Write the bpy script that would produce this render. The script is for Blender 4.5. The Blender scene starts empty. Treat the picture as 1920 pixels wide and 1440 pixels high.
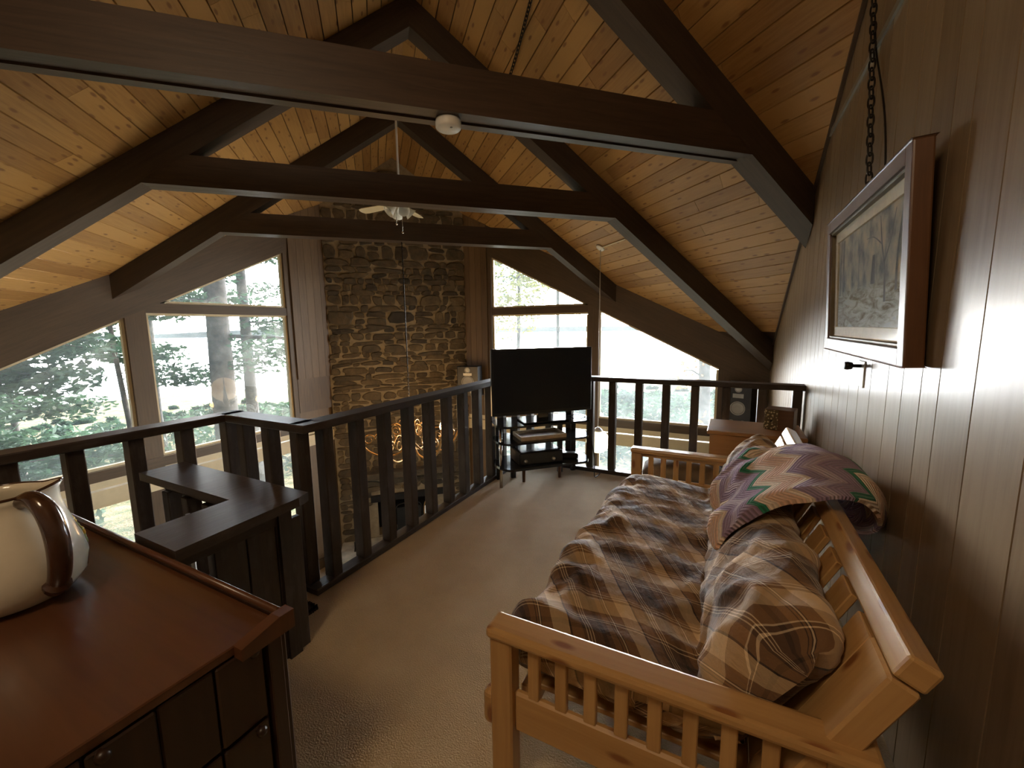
import bpy, bmesh, math, random
from mathutils import Vector, Matrix, noise
random.seed(7)
sc = bpy.context.scene
COL = sc.collection
PI = math.pi
S2 = 2 ** -.5
C0 = .68                 # the ridge runs over x + y = C0
ZR, SL = 4.75, .707      # ridge height of the plank ceiling, slope across the ridge
XL, YF, XR, YB = -6.92, 7.6, .57, -1.6      # inner faces of the four outer walls
ZLOW = -3.15             # floor of the great room below the loft


def roof_z(x, y):
    return ZR - SL * abs((x + y - C0) * S2)


# ------------------------------------------------------------------ materials
def nt(name):
    m = bpy.data.materials.new(name)
    m.use_nodes = True
    t = m.node_tree
    return m, t.nodes, t.links, t.nodes['Principled BSDF']


def mth(N, L, op, a, b=None, c=None):
    n = N.new('ShaderNodeMath')
    n.operation = op
    for i, v in enumerate((a, b, c)):
        if v is None:
            continue
        if isinstance(v, (int, float)):
            n.inputs[i].default_value = v
        else:
            L.new(v, n.inputs[i])
    return n.outputs[0]


def ramp(N, L, fac, stops, interp='LINEAR'):
    r = N.new('ShaderNodeValToRGB')
    cr = r.color_ramp
    cr.interpolation = interp
    while len(cr.elements) < len(stops):
        cr.elements.new(.5)
    for e, (p, c) in zip(cr.elements, stops):
        e.position = p
        e.color = (*c, 1) if len(c) == 3 else c
    L.new(fac, r.inputs[0])
    return r.outputs[0]


def mapping(N, L, src, scale, rot=(0, 0, 0)):
    mp = N.new('ShaderNodeMapping')
    mp.inputs['Scale'].default_value = scale
    mp.inputs['Rotation'].default_value = rot
    L.new(src, mp.inputs['Vector'])
    return mp.outputs[0]


def noise_n(N, L, vec, scale, detail=3, rough=.55, dist=0):
    n = N.new('ShaderNodeTexNoise')
    n.inputs['Scale'].default_value = scale
    n.inputs['Detail'].default_value = detail
    n.inputs['Roughness'].default_value = rough
    n.inputs['Distortion'].default_value = dist
    if vec is not None:
        L.new(vec, n.inputs['Vector'])
    return n.outputs[0]


def bump(N, L, P, h, strength, dist=.01):
    b = N.new('ShaderNodeBump')
    b.inputs['Strength'].default_value = strength
    b.inputs['Distance'].default_value = dist
    L.new(h, b.inputs['Height'])
    L.new(b.outputs[0], P.inputs['Normal'])


def mixc(N, L, fac, a, b, mode='MIX'):
    m = N.new('ShaderNodeMix')
    m.data_type = 'RGBA'
    m.blend_type = mode
    for s, v in ((m.inputs[0], fac), (m.inputs[6], a), (m.inputs[7], b)):
        if isinstance(v, (int, float)):
            s.default_value = v
        elif isinstance(v, tuple):
            s.default_value = (*v, 1)
        else:
            L.new(v, s)
    return m.outputs[2]


def wood(name, light, dark, rough=.45, var=.35, knots=None, grain=1.0, bmp=.15, spec=.5, coat=0, wear=None):
    m, N, L, P = nt(name)
    uv = N.new('ShaderNodeUVMap').outputs[0]
    g = noise_n(N, L, mapping(N, L, uv, (1.3 * grain, 22 * grain, 1)), 2.2, 5, .6, .6)
    g2 = noise_n(N, L, mapping(N, L, uv, (.5, 2.5, 1)), 1.6, 2)
    geo = N.new('ShaderNodeNewGeometry')
    rnd = geo.outputs['Random Per Island']
    f = mth(N, L, 'ADD', mth(N, L, 'MULTIPLY', g, .75), mth(N, L, 'MULTIPLY', g2, .45))
    f = mth(N, L, 'ADD', f, mth(N, L, 'MULTIPLY', mth(N, L, 'SUBTRACT', rnd, .5), var))
    col = ramp(N, L, f, [(.3, dark), (.75, light)])
    if knots:
        v = N.new('ShaderNodeTexVoronoi')
        v.voronoi_dimensions = '2D'
        v.inputs['Scale'].default_value = 1
        v.inputs['Randomness'].default_value = 1
        L.new(mapping(N, L, uv, (3.0, 8.5, 1)), v.inputs['Vector'])
        k = ramp(N, L, v.outputs['Distance'], [(.06, (1, 1, 1)), (.13, (0, 0, 0))])
        col = mixc(N, L, k, col, knots)
    if wear:
        w = noise_n(N, L, mapping(N, L, uv, (3, 9, 1)), 2.0, 6, .7)
        col = mixc(N, L, ramp(N, L, w, [(.5, (0, 0, 0)), (.72, (.6, .6, .6))]), col, wear)
    L.new(col, P.inputs['Base Color'])
    P.inputs['Roughness'].default_value = rough
    P.inputs['Specular IOR Level'].default_value = spec
    P.inputs['Coat Weight'].default_value = coat
    P.inputs['Coat Roughness'].default_value = .18
    bump(N, L, P, g, bmp, .004)
    return m


def plain(name, col, rough=.5, metal=0, var=.12, scale=9, bmp=0, spec=.5, emit=None, estr=1, trans=0, coat=0):
    m, N, L, P = nt(name)
    oc = N.new('ShaderNodeTexCoord').outputs['Object']
    n = noise_n(N, L, oc, scale, 4)
    c = ramp(N, L, n, [(.3, tuple(x * (1 - var) for x in col)), (.7, tuple(min(1, x * (1 + var)) for x in col))])
    L.new(c, P.inputs['Base Color'])
    P.inputs['Roughness'].default_value = rough
    P.inputs['Metallic'].default_value = metal
    P.inputs['Specular IOR Level'].default_value = spec
    P.inputs['Transmission Weight'].default_value = trans
    P.inputs['Coat Weight'].default_value = coat
    if bmp:
        bump(N, L, P, n, bmp, .01)
    if emit:
        P.inputs['Emission Color'].default_value = (*emit, 1)
        P.inputs['Emission Strength'].default_value = estr
    return m


M = {}
M['pine'] = wood('pine_ceiling', (.42, .232, .07), (.265, .128, .033), .5, .5, knots=(.20, .085, .022), bmp=.1)
M['beam'] = wood('stained_beam', (.07, .042, .025), (.028, .016, .009), .5, .25, grain=.8)
M['truss'] = wood('rough_dark_timber', (.06, .037, .021), (.028, .016, .009), .6, .2, grain=.7, bmp=.3)
M['rail'] = wood('dark_stained_rail', (.04, .025, .016), (.016, .010, .007), .42, .25, grain=.9, bmp=.25, wear=(.085, .075, .065))
M['panel'] = wood('paneling', (.245, .178, .112), (.15, .102, .058), .33, .22, grain=.8, bmp=.02, spec=.2, coat=.05)
M['cedar'] = wood('cedar_boards', (.155, .095, .043), (.078, .045, .02), .5, .35, grain=.9, bmp=.1)
M['trimwood'] = wood('window_timber', (.098, .062, .031), (.053, .033, .016), .5, .2, grain=.9)
M['cream'] = plain('cream_trim', (.62, .53, .34), .5, var=.05)
M['futon'] = wood('honey_pine', (.56, .345, .14), (.38, .21, .072), .35, .25, knots=(.25, .10, .03), grain=.7, bmp=.06, coat=.25)
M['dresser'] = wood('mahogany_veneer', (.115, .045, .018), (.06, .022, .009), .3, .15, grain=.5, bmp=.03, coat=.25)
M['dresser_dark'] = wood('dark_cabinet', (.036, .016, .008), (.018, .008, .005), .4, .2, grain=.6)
M['frame'] = wood('walnut_frame', (.13, .06, .025), (.06, .028, .013), .4, .1, coat=.08)
M['table'] = wood('oak_tabletop', (.36, .185, .07), (.24, .115, .04), .4, .15)
M['black'] = plain('black_plastic', (.012, .013, .015), .35)
M['blackgloss'] = plain('black_gloss', (.01, .011, .013), .12, var=.05)
M['screen'] = plain('tv_screen', (.005, .008, .014), .3, var=.02, spec=.35)
M['glassblack'] = plain('smoked_shelf', (.02, .022, .026), .08, var=.02)
M['tvleg'] = wood('stand_leg_wood', (.16, .07, .03), (.08, .035, .015), .4, .1)
M['chrome'] = plain('chrome', (.75, .75, .75), .15, 1, .05)
M['iron'] = plain('dark_iron', (.03, .026, .022), .45, .8)
M['brass'] = plain('brass', (.34, .19, .07), .38, 1, .2)
M['steel'] = plain('grey_metal', (.35, .35, .33), .4, .7)
M['white'] = plain('white_plastic', (.78, .76, .70), .4, var=.04)
M['whitemetal'] = plain('white_metal', (.62, .60, .56), .4, var=.05)
M['ceramic'] = plain('cream_glaze', (.70, .66, .54), .12, var=.05, scale=14, coat=.5)
M['brownglaze'] = plain('brown_glaze', (.05, .022, .012), .15, var=.3, scale=18, coat=.5)
M['yellowpaint'] = plain('yellow_flower_glaze', (.75, .45, .06), .2, var=.2)
M['greenpaint'] = plain('green_leaf_glaze', (.25, .28, .07), .2, var=.2)
M['pillow'] = plain('taupe_cloth', (.17, .13, .10), .9, var=.25, scale=6, bmp=.3)
M['pillow2'] = plain('brown_cloth', (.20, .15, .10), .9, var=.25, scale=6, bmp=.3)
M['mat'] = plain('dark_mat_pile', (.022, .012, .009), .95, var=.5, scale=90, bmp=.8)
M['paper'] = plain('pale_board', (.55, .45, .30), .6, var=.12, scale=20)
M['conecone'] = plain('grey_cone', (.30, .30, .29), .55, var=.1)
M['mortar'] = plain('mortar', (.29, .235, .15), .9, var=.2, scale=12, bmp=.6)
M['concrete'] = plain('hearth_stone', (.42, .38, .29), .85, var=.3, scale=5, bmp=.5)
M['lowerfloor'] = plain('lower_carpet', (.30, .24, .16), .95, var=.15, scale=40)
M['dark'] = plain('soot', (.008, .007, .006), .9)
M['liner'] = plain('linen_liner', (.60, .53, .36), .6, var=.12, scale=30)
M['gold'] = plain('dull_gold_edge', (.14, .11, .06), .5, .2, .2)
M['bark'] = plain('bark', (.085, .072, .062), .95, var=.5, scale=6, bmp=1)
M['leafg'] = plain('evergreen_leaf', (.05, .10, .052), .7, var=.5, scale=3)
M['leafy'] = plain('yellow_green_leaf', (.22, .23, .045), .7, var=.4, scale=3)
M['leafo'] = plain('orange_leaf', (.42, .17, .03), .7, var=.4, scale=3)
M['hill'] = plain('far_shore', (.05, .075, .07), .9, var=.3, scale=.02)
for k in ('leafg', 'leafy', 'leafo'):
    m = M[k]
    P = m.node_tree.nodes['Principled BSDF']
    N, L = m.node_tree.nodes, m.node_tree.links
    tr = N.new('ShaderNodeBsdfTranslucent')
    c = P.inputs['Base Color'].links[0].from_socket
    L.new(c, tr.inputs[0])
    mx = N.new('ShaderNodeMixShader')
    mx.inputs[0].default_value = .35
    L.new(P.outputs[0], mx.inputs[1])
    L.new(tr.outputs[0], mx.inputs[2])
    L.new(mx.outputs[0], N['Material Output'].inputs[0])


def carpet_mat():
    m, N, L, P = nt('loft_carpet')
    oc = N.new('ShaderNodeTexCoord').outputs['Object']
    a = noise_n(N, L, oc, 160, 2)
    b = noise_n(N, L, oc, 2.2, 4, .6)
    c = ramp(N, L, mth(N, L, 'ADD', mth(N, L, 'MULTIPLY', a, .5), mth(N, L, 'MULTIPLY', b, .6)),
             [(.35, (.37, .26, .12)), (.75, (.53, .385, .195))])
    L.new(c, P.inputs['Base Color'])
    P.inputs['Roughness'].default_value = 1
    P.inputs['Sheen Weight'].default_value = .2
    bump(N, L, P, a, .6, .006)
    return m


M['carpet'] = carpet_mat()


def stone_mat():
    m, N, L, P = nt('field_stone')
    oc = N.new('ShaderNodeTexCoord').outputs['Object']
    n = noise_n(N, L, oc, 7, 6, .65)
    r = N.new('ShaderNodeNewGeometry').outputs['Random Per Island']
    base = ramp(N, L, r, [(0, (.065, .048, .027)), (.3, (.125, .092, .05)), (.55, (.085, .067, .042)),
                          (.8, (.155, .115, .062)), (1, (.045, .038, .028))])
    c = mixc(N, L, .8, base, ramp(N, L, n, [(.3, (.35, .35, .35)), (.7, (1.25, 1.2, 1.1))]), 'MULTIPLY')
    L.new(c, P.inputs['Base Color'])
    P.inputs['Roughness'].default_value = .85
    bump(N, L, P, n, .7, .03)
    return m


M['stone'] = stone_mat()


def glass_mat():
    # window glass: clear, reflective, with a pale veil mixed in to imitate lens glow
    m, N, L, P = nt('window_glass')
    N.remove(P)
    tr = N.new('ShaderNodeBsdfTransparent')
    tl = N.new('ShaderNodeBsdfTranslucent')
    tl.inputs[0].default_value = (.85, .92, .92, 1)
    gl = N.new('ShaderNodeBsdfGlossy')
    gl.inputs['Roughness'].default_value = .02
    oc = N.new('ShaderNodeTexCoord').outputs['Object']
    n = noise_n(N, L, oc, 2.5, 5, .7)
    f = mth(N, L, 'MULTIPLY', n, GLASS_VEIL)
    mx = N.new('ShaderNodeMixShader')
    L.new(f, mx.inputs[0])
    L.new(tr.outputs[0], mx.inputs[1])
    L.new(tl.outputs[0], mx.inputs[2])
    fr = N.new('ShaderNodeFresnel')
    fr.inputs[0].default_value = 1.35
    gi = N.new('ShaderNodeNewGeometry')
    ff = mth(N, L, 'MULTIPLY', fr.outputs[0], mth(N, L, 'SUBTRACT', 1.0, gi.outputs['Backfacing']))
    m2 = N.new('ShaderNodeMixShader')
    L.new(ff, m2.inputs[0])
    L.new(mx.outputs[0], m2.inputs[1])
    L.new(gl.outputs[0], m2.inputs[2])
    L.new(m2.outputs[0], N['Material Output'].inputs[0])
    return m


GLASS_VEIL = .07  # strength of the imitated glow over the panes
M['glass'] = glass_mat()


def picture_glass():
    m, N, L, P = nt('picture_glass')
    N.remove(P)
    tr = N.new('ShaderNodeBsdfTransparent')
    gl = N.new('ShaderNodeBsdfGlossy')
    gl.inputs['Roughness'].default_value = .12
    fr = N.new('ShaderNodeFresnel')
    fr.inputs[0].default_value = 1.18
    gi = N.new('ShaderNodeNewGeometry')
    ff = mth(N, L, 'MULTIPLY', fr.outputs[0], mth(N, L, 'SUBTRACT', 1.0, gi.outputs['Backfacing']))
    m2 = N.new('ShaderNodeMixShader')
    L.new(ff, m2.inputs[0])
    L.new(tr.outputs[0], m2.inputs[1])
    L.new(gl.outputs[0], m2.inputs[2])
    L.new(m2.outputs[0], N['Material Output'].inputs[0])
    return m


M['picglass'] = picture_glass()


def opal(name, col, e):
    m, N, L, P = nt(name)
    P.inputs['Base Color'].default_value = (.85, .83, .76, 1)
    P.inputs['Roughness'].default_value = .25
    P.inputs['Subsurface Weight'].default_value = 0
    P.inputs['Emission Color'].default_value = (*col, 1)
    P.inputs['Emission Strength'].default_value = e
    return m


M['globe'] = opal('lit_opal_globe', (1, .86, .55), 2.2)
M['frost'] = plain('frosted_glass', (.80, .82, .78), .35, var=.04)
M['bulb'] = opal('lit_bulb', (1, .55, .18), 60)


def plaid_mat():
    m, N, L, P = nt('brown_plaid_cotton')
    uv = N.new('ShaderNodeUVMap').outputs[0]
    sp = N.new('ShaderNodeSeparateXYZ')
    wob = N.new('ShaderNodeTexNoise')
    wob.inputs['Scale'].default_value = 3
    L.new(uv, wob.inputs['Vector'])
    add = N.new('ShaderNodeVectorMath')
    add.operation = 'MULTIPLY_ADD'
    L.new(wob.outputs['Color'], add.inputs[0])
    add.inputs[1].default_value = (.05, .05, 0)
    L.new(uv, add.inputs[2])
    L.new(add.outputs[0], sp.inputs[0])
    u, v = sp.outputs[0], sp.outputs[1]
    a = mth(N, L, 'ADD', mth(N, L, 'MULTIPLY', u, .839), mth(N, L, 'MULTIPLY', v, .545))
    b = mth(N, L, 'ADD', mth(N, L, 'MULTIPLY', u, -.216), mth(N, L, 'MULTIPLY', v, .976))
    tan, cream, tau, dk, wh = (.31, .185, .085), (.74, .58, .37), (.125, .072, .040), (.035, .018, .011), (.80, .68, .50)
    st = [(0, cream), (.2, dk), (.225, tan), (.36, tau), (.40, wh), (.412, tau), (.435, wh), (.447, tau), (.47, wh),
          (.482, tau), (.6, dk), (.66, tau), (.72, tan), (.80, dk), (.812, tan), (.835, dk), (.847, wh), (.86, dk), (.872, tan)]
    st2 = [(0, cream), (.25, tan), (.29, wh), (.305, tan), (.34, wh), (.355, tan), (.42, tau), (.60, dk), (.66, tau),
           (.80, wh), (.812, tau), (.84, wh), (.852, tan)]
    ca = ramp(N, L, mth(N, L, 'FRACT', mth(N, L, 'MULTIPLY', a, 1 / .25)), st, 'CONSTANT')
    cb = ramp(N, L, mth(N, L, 'FRACT', mth(N, L, 'MULTIPLY', b, 1 / .27)), st2, 'CONSTANT')
    c = mixc(N, L, .5, ca, cb)
    hs = N.new('ShaderNodeGamma')
    L.new(c, hs.inputs[0])
    hs.inputs[1].default_value = 1.25
    L.new(hs.outputs[0], P.inputs['Base Color'])
    P.inputs['Roughness'].default_value = .85
    P.inputs['Sheen Weight'].default_value = .25
    wv = noise_n(N, L, mapping(N, L, uv, (9, 5, 1), (0, 0, .6)), 2.5, 5, .6, .8)
    bump(N, L, P, wv, .35, .03)
    return m


M['plaid'] = plaid_mat()


def afghan_mat():
    m, N, L, P = nt('zigzag_crochet')
    uv = N.new('ShaderNodeUVMap').outputs[0]
    sp = N.new('ShaderNodeSeparateXYZ')
    L.new(uv, sp.inputs[0])
    tri = mth(N, L, 'PINGPONG', sp.outputs[1], .085)
    w = mth(N, L, 'ADD', sp.outputs[0], mth(N, L, 'MULTIPLY', tri, .8))
    pur, pur2, pea, crm, grn = (.30, .21, .31), (.46, .36, .43), (.70, .46, .32), (.78, .64, .50), (.015, .19, .10)
    c = ramp(N, L, mth(N, L, 'FRACT', mth(N, L, 'MULTIPLY', mth(N, L, 'ADD', w, .03), 1 / .30)),
             [(0, grn), (.085, crm), (.20, pea), (.42, crm), (.5, pur), (.66, pur2), (.80, pur)], 'CONSTANT')
    rib = mth(N, L, 'SINE', mth(N, L, 'MULTIPLY', w, 420))
    fz = noise_n(N, L, uv, 120, 3)
    c2 = mixc(N, L, .45, c, ramp(N, L, mth(N, L, 'ADD', mth(N, L, 'MULTIPLY', rib, .3), fz), [(.2, (.55, .55, .55)), (.8, (1.25, 1.25, 1.25))]), 'MULTIPLY')
    L.new(c2, P.inputs['Base Color'])
    P.inputs['Roughness'].default_value = .95
    P.inputs['Sheen Weight'].default_value = .15
    bump(N, L, P, mth(N, L, 'ADD', rib, fz), .6, .006)
    return m


M['afghan'] = afghan_mat()


def canvas_mat():
    # a hazy winter wood with a stream
    m, N, L, P = nt('landscape_canvas')
    uv = N.new('ShaderNodeUVMap').outputs[0]
    sp = N.new('ShaderNodeSeparateXYZ')
    L.new(uv, sp.inputs[0])
    n1 = noise_n(N, L, mapping(N, L, uv, (6, 2, 1)), 1.6, 5, .6)
    n2 = noise_n(N, L, mapping(N, L, uv, (5, 9, 1)), 1.3, 6, .65, 1.2)
    up = ramp(N, L, n1, [(.35, (.20, .25, .28)), (.5, (.42, .43, .40)), (.68, (.62, .55, .42))])
    lo = ramp(N, L, n2, [(.34, (.22, .21, .16)), (.46, (.38, .40, .36)), (.58, (.55, .60, .58)), (.7, (.44, .53, .58))])
    f = mth(N, L, 'ADD', sp.outputs[1], mth(N, L, 'MULTIPLY', n2, .12))
    c = mixc(N, L, ramp(N, L, f, [(.40, (0, 0, 0)), (.52, (1, 1, 1))]), lo, up)
    L.new(c, P.inputs['Base Color'])
    P.inputs['Roughness'].default_value = .9
    P.inputs['Specular IOR Level'].default_value = .1
    bump(N, L, P, n2, .2, .004)
    return m


M['canvas'] = canvas_mat()
M['canvasdark'] = plain('painted_trunk', (.20, .23, .25), .9, var=.25, scale=20)


def inlay_mat():
    m, N, L, P = nt('floral_front')
    oc = N.new('ShaderNodeTexCoord').outputs['Object']
    v = N.new('ShaderNodeTexVoronoi')
    v.inputs['Scale'].default_value = 55
    L.new(oc, v.inputs['Vector'])
    c = ramp(N, L, v.outputs['Distance'], [(.25, (.62, .55, .36)), (.45, (.10, .075, .035))])
    L.new(c, P.inputs['Base Color'])
    return m


M['inlay'] = inlay_mat()


def ground_mat():
    m, N, L, P = nt('leafy_ground')
    oc = N.new('ShaderNodeTexCoord').outputs['Object']
    n = noise_n(N, L, oc, 1.1, 7, .65)
    n2 = noise_n(N, L, oc, 18, 4, .6)
    c = ramp(N, L, mth(N, L, 'ADD', mth(N, L, 'MULTIPLY', n, .7), mth(N, L, 'MULTIPLY', n2, .35)),
             [(.36, (.05, .085, .03)), (.48, (.14, .16, .055)), (.56, (.34, .25, .12)), (.7, (.46, .38, .22))])
    L.new(c, P.inputs['Base Color'])
    P.inputs['Roughness'].default_value = .95
    bump(N, L, P, n2, .8, .1)
    return m


M['ground'] = ground_mat()


def water_mat():
    m, N, L, P = nt('lake_water')
    P.inputs['Base Color'].default_value = (.03, .06, .07, 1)
    P.inputs['Roughness'].default_value = .12
    P.inputs['IOR'].default_value = 1.33
    P.inputs['Specular IOR Level'].default_value = 1.0
    oc = N.new('ShaderNodeTexCoord').outputs['Object']
    n = noise_n(N, L, mapping(N, L, oc, (.5, .5, 1)), 1.0, 4)
    bump(N, L, P, n, .25, .3)
    return m


M['water'] = water_mat()


# ------------------------------------------------------------------ geometry helpers
class B:
    """collects shapes in world coordinates; done() links them as ONE mesh object"""

    def __init__(s):
        s.bm = bmesh.new()
        s.uv = s.bm.loops.layers.uv.new('UVMap')

    def _uv(s, faces, c, R, size):
        ax = sorted(range(3), key=lambda i: -size[i])
        off = (random.uniform(0, 50), random.uniform(0, 50))
        Rt = R.transposed()
        for f in faces:
            n = Rt @ f.normal
            d = max(range(3), key=lambda i: abs(n[i]))
            us = [i for i in ax if i != d]
            for l in f.loops:
                q = Rt @ (l.vert.co - c)
                l[s.uv].uv = (q[us[0]] + off[0], q[us[1]] + off[1])

    def box(s, c, size, R=None, bev=0.0, seg=1):
        c = Vector(c)
        R = R or Matrix.Identity(3)
        r = bmesh.ops.create_cube(s.bm, size=1)
        vs = r['verts']
        for v in vs:
            v.co = R @ Vector((v.co.x * size[0], v.co.y * size[1], v.co.z * size[2])) + c
        fs = {f for v in vs for f in v.link_faces}
        if bev:
            es = list({e for v in vs for e in v.link_edges})
            before = set(s.bm.faces)
            res = bmesh.ops.bevel(s.bm, geom=es, offset=min(bev, min(size) * .45), segments=seg, profile=.5, affect='EDGES')
            fs = (fs | set(res['faces'])) & set(s.bm.faces) | (set(s.bm.faces) - before)
        fs = [f for f in fs if f.is_valid]
        for f in fs:
            f.normal_update()
        s._uv(fs, c, R, size)
        return s

    def mm(s, x0, x1, y0, y1, z0, z1, bev=0.0):
        return s.box(((x0 + x1) / 2, (y0 + y1) / 2, (z0 + z1) / 2), (abs(x1 - x0), abs(y1 - y0), abs(z1 - z0)), None, bev)

    def bar(s, p0, p1, w, h, up=(0, 0, 1), bev=0.0):
        p0, p1 = Vector(p0), Vector(p1)
        d = (p1 - p0)
        x = d.normalized()
        y = Vector(up).cross(x).normalized()
        z = x.cross(y)
        R = Matrix((x, y, z)).transposed()
        return s.box((p0 + p1) / 2, (d.length, w, h), R, bev)

    def hexa(s, a, b):
        """two matching polygons (lists of points) joined by side faces; the long axis runs from a to b"""
        a = [Vector(p) for p in a]
        b = [Vector(p) for p in b]
        n = len(a)
        va = [s.bm.verts.new(p) for p in a]
        vb = [s.bm.verts.new(p) for p in b]
        fs = [s.bm.faces.new(va[::-1]), s.bm.faces.new(vb)]
        for i in range(n):
            j = (i + 1) % n
            fs.append(s.bm.faces.new((va[i], va[j], vb[j], vb[i])))
        c = (sum(a, Vector()) + sum(b, Vector())) / (2 * n)
        bmesh.ops.recalc_face_normals(s.bm, faces=fs)
        ln = (sum(b, Vector()) / n - sum(a, Vector()) / n)
        x = ln.normalized() if ln.length > 1e-6 else Vector((1, 0, 0))
        e = (a[1] - a[0]).normalized()
        z = x.cross(e)
        if z.length < 1e-4:
            z = x.orthogonal()
        z.normalize()
        y = z.cross(x)
        R = Matrix((x, y, z)).transposed()
        for f in fs:
            f.normal_update()
        s._uv(fs, c, R, (ln.length, .2, .1))
        return s

    def prism(s, poly, vec):
        vec = Vector(vec)
        return s.hexa([Vector(p) for p in poly], [Vector(p) + vec for p in poly])

    def tube(s, pts, r, n=8, closed=False, caps=True):
        pts = [Vector(p) for p in pts]
        rs = r if isinstance(r, (list, tuple)) else [r] * len(pts)
        rings = []
        N_ = len(pts)
        prev = None
        for i, p in enumerate(pts):
            if closed:
                t = (pts[(i + 1) % N_] - pts[i - 1]).normalized()
            else:
                t = (pts[min(i + 1, N_ - 1)] - pts[max(i - 1, 0)]).normalized()
            if prev is None:
                u = t.orthogonal().normalized()
            else:
                u = (prev - t * prev.dot(t))
                u = u.normalized() if u.length > 1e-6 else t.orthogonal().normalized()
            prev = u
            w = t.cross(u)
            rings.append([s.bm.verts.new(p + (u * math.cos(2 * PI * k / n) + w * math.sin(2 * PI * k / n)) * rs[i]) for k in range(n)])
        m = N_ if closed else N_ - 1
        for i in range(m):
            a, b = rings[i], rings[(i + 1) % N_]
            for k in range(n):
                f = s.bm.faces.new((a[k], a[(k + 1) % n], b[(k + 1) % n], b[k]))
                f.smooth = True
                for l, q in zip(f.loops, ((i, k), (i, k + 1), (i + 1, k + 1), (i + 1, k))):
                    l[s.uv].uv = (q[0] * .05, q[1] * .02)
        if caps and not closed:
            s.bm.faces.new(rings[0][::-1])
            s.bm.faces.new(rings[-1])
        return s

    def lathe(s, prof, c, n=32, axis=None, smooth=True):
        c = Vector(c)
        R = axis or Matrix.Identity(3)
        rings = []
        for r, z in prof:
            if r < 1e-5:
                rings.append([s.bm.verts.new(c + R @ Vector((0, 0, z)))])
            else:
                rings.append([s.bm.verts.new(c + R @ Vector((r * math.cos(2 * PI * k / n), r * math.sin(2 * PI * k / n), z))) for k in range(n)])
        for a, b in zip(rings, rings[1:]):
            for k in range(n):
                k2 = (k + 1) % n
                if len(a) == 1 and len(b) == 1:
                    continue
                if len(a) == 1:
                    f = s.bm.faces.new((a[0], b[k2], b[k]))
                elif len(b) == 1:
                    f = s.bm.faces.new((a[k], a[k2], b[0]))
                else:
                    f = s.bm.faces.new((a[k], a[k2], b[k2], b[k]))
                f.smooth = smooth
        return s

    def ball(s, c, r, n=20):
        m = n // 2
        rx, ry, rz = r if isinstance(r, tuple) else (r, r, r)
        base = len(s.bm.verts)
        prof = [(math.sin(PI * i / m), -math.cos(PI * i / m)) for i in range(m + 1)]
        A = Matrix(((rx, 0, 0), (0, ry, 0), (0, 0, rz)))
        return s.lathe(prof, c, n, A)

    def quad(s, a, b, c, d, uvs=((0, 0), (1, 0), (1, 1), (0, 1))):
        f = s.bm.faces.new([s.bm.verts.new(Vector(p)) for p in (a, b, c, d)])
        for l, t in zip(f.loops, uvs):
            l[s.uv].uv = t
        return s

    def done(s, name, mat, parent=None, mats=None):
        bm = s.bm
        if parent is None:
            lo = Vector((min(v.co[i] for v in bm.verts) for i in range(3)))
            hi = Vector((max(v.co[i] for v in bm.verts) for i in range(3)))
            org = Vector(((lo.x + hi.x) / 2, (lo.y + hi.y) / 2, lo.z))
            W = Matrix.Translation(org)
        else:
            W = WORLD[parent.name]
        Wi = W.inverted()
        for v in bm.verts:
            v.co = Wi @ v.co
        me = bpy.data.meshes.new(name)
        bm.to_mesh(me)
        bm.free()
        o = bpy.data.objects.new(name, me)
        COL.objects.link(o)
        for mm_ in (mats or [mat]):
            me.materials.append(mm_)
        if parent is None:
            o.matrix_world = W
        else:
            o.parent = parent
        WORLD[o.name] = W
        return o


WORLD = {}


def tag(o, label, cat, group=None, kind=None):
    o['label'] = label
    o['category'] = cat
    if group:
        o['group'] = group
    if kind:
        o['kind'] = kind
    return o


def struct(o, label=None):
    o['kind'] = 'structure'
    if label:
        o['label'] = label
    return o


def thing(name, loc, label, cat, group=None, rz=0):
    o = bpy.data.objects.new(name, None)
    COL.objects.link(o)
    o.location = loc
    o.rotation_euler = (0, 0, rz)
    o.empty_display_size = .1
    WORLD[o.name] = Matrix.Translation(Vector(loc)) @ Matrix.Rotation(rz, 4, 'Z')
    return tag(o, label, cat, group)


def copy_tree(o, loc, rz, label, parent=None):
    c = o.copy()
    COL.objects.link(c)
    if parent is None:
        c.location = loc
        c.rotation_euler = (0, 0, rz)
        if label:
            c['label'] = label
    else:
        c.parent = parent
    for ch in [x for x in KIDS.get(o.name, [])]:
        copy_tree(ch, None, None, None, c)
    return c


KIDS = {}


def kid(o):
    KIDS.setdefault(o.parent.name, []).append(o)
    return o


def catmull(pts, n, closed=False):
    P = [Vector(p) for p in pts]
    out = []
    m = len(P)
    segs = m if closed else m - 1
    for i in range(segs):
        p1, p2 = P[i], P[(i + 1) % m]
        p0 = P[i - 1] if (closed or i > 0) else p1 * 2 - p2
        p3 = P[(i + 2) % m] if (closed or i + 2 < m) else p2 * 2 - p1
        for k in range(n):
            t = k / n
            out.append(.5 * ((2 * p1) + (p2 - p0) * t + (2 * p0 - 5 * p1 + 4 * p2 - p3) * t * t + (3 * p1 - p0 - 3 * p2 + p3) * t ** 3))
    if not closed:
        out.append(P[-1].copy())
    return out


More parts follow.
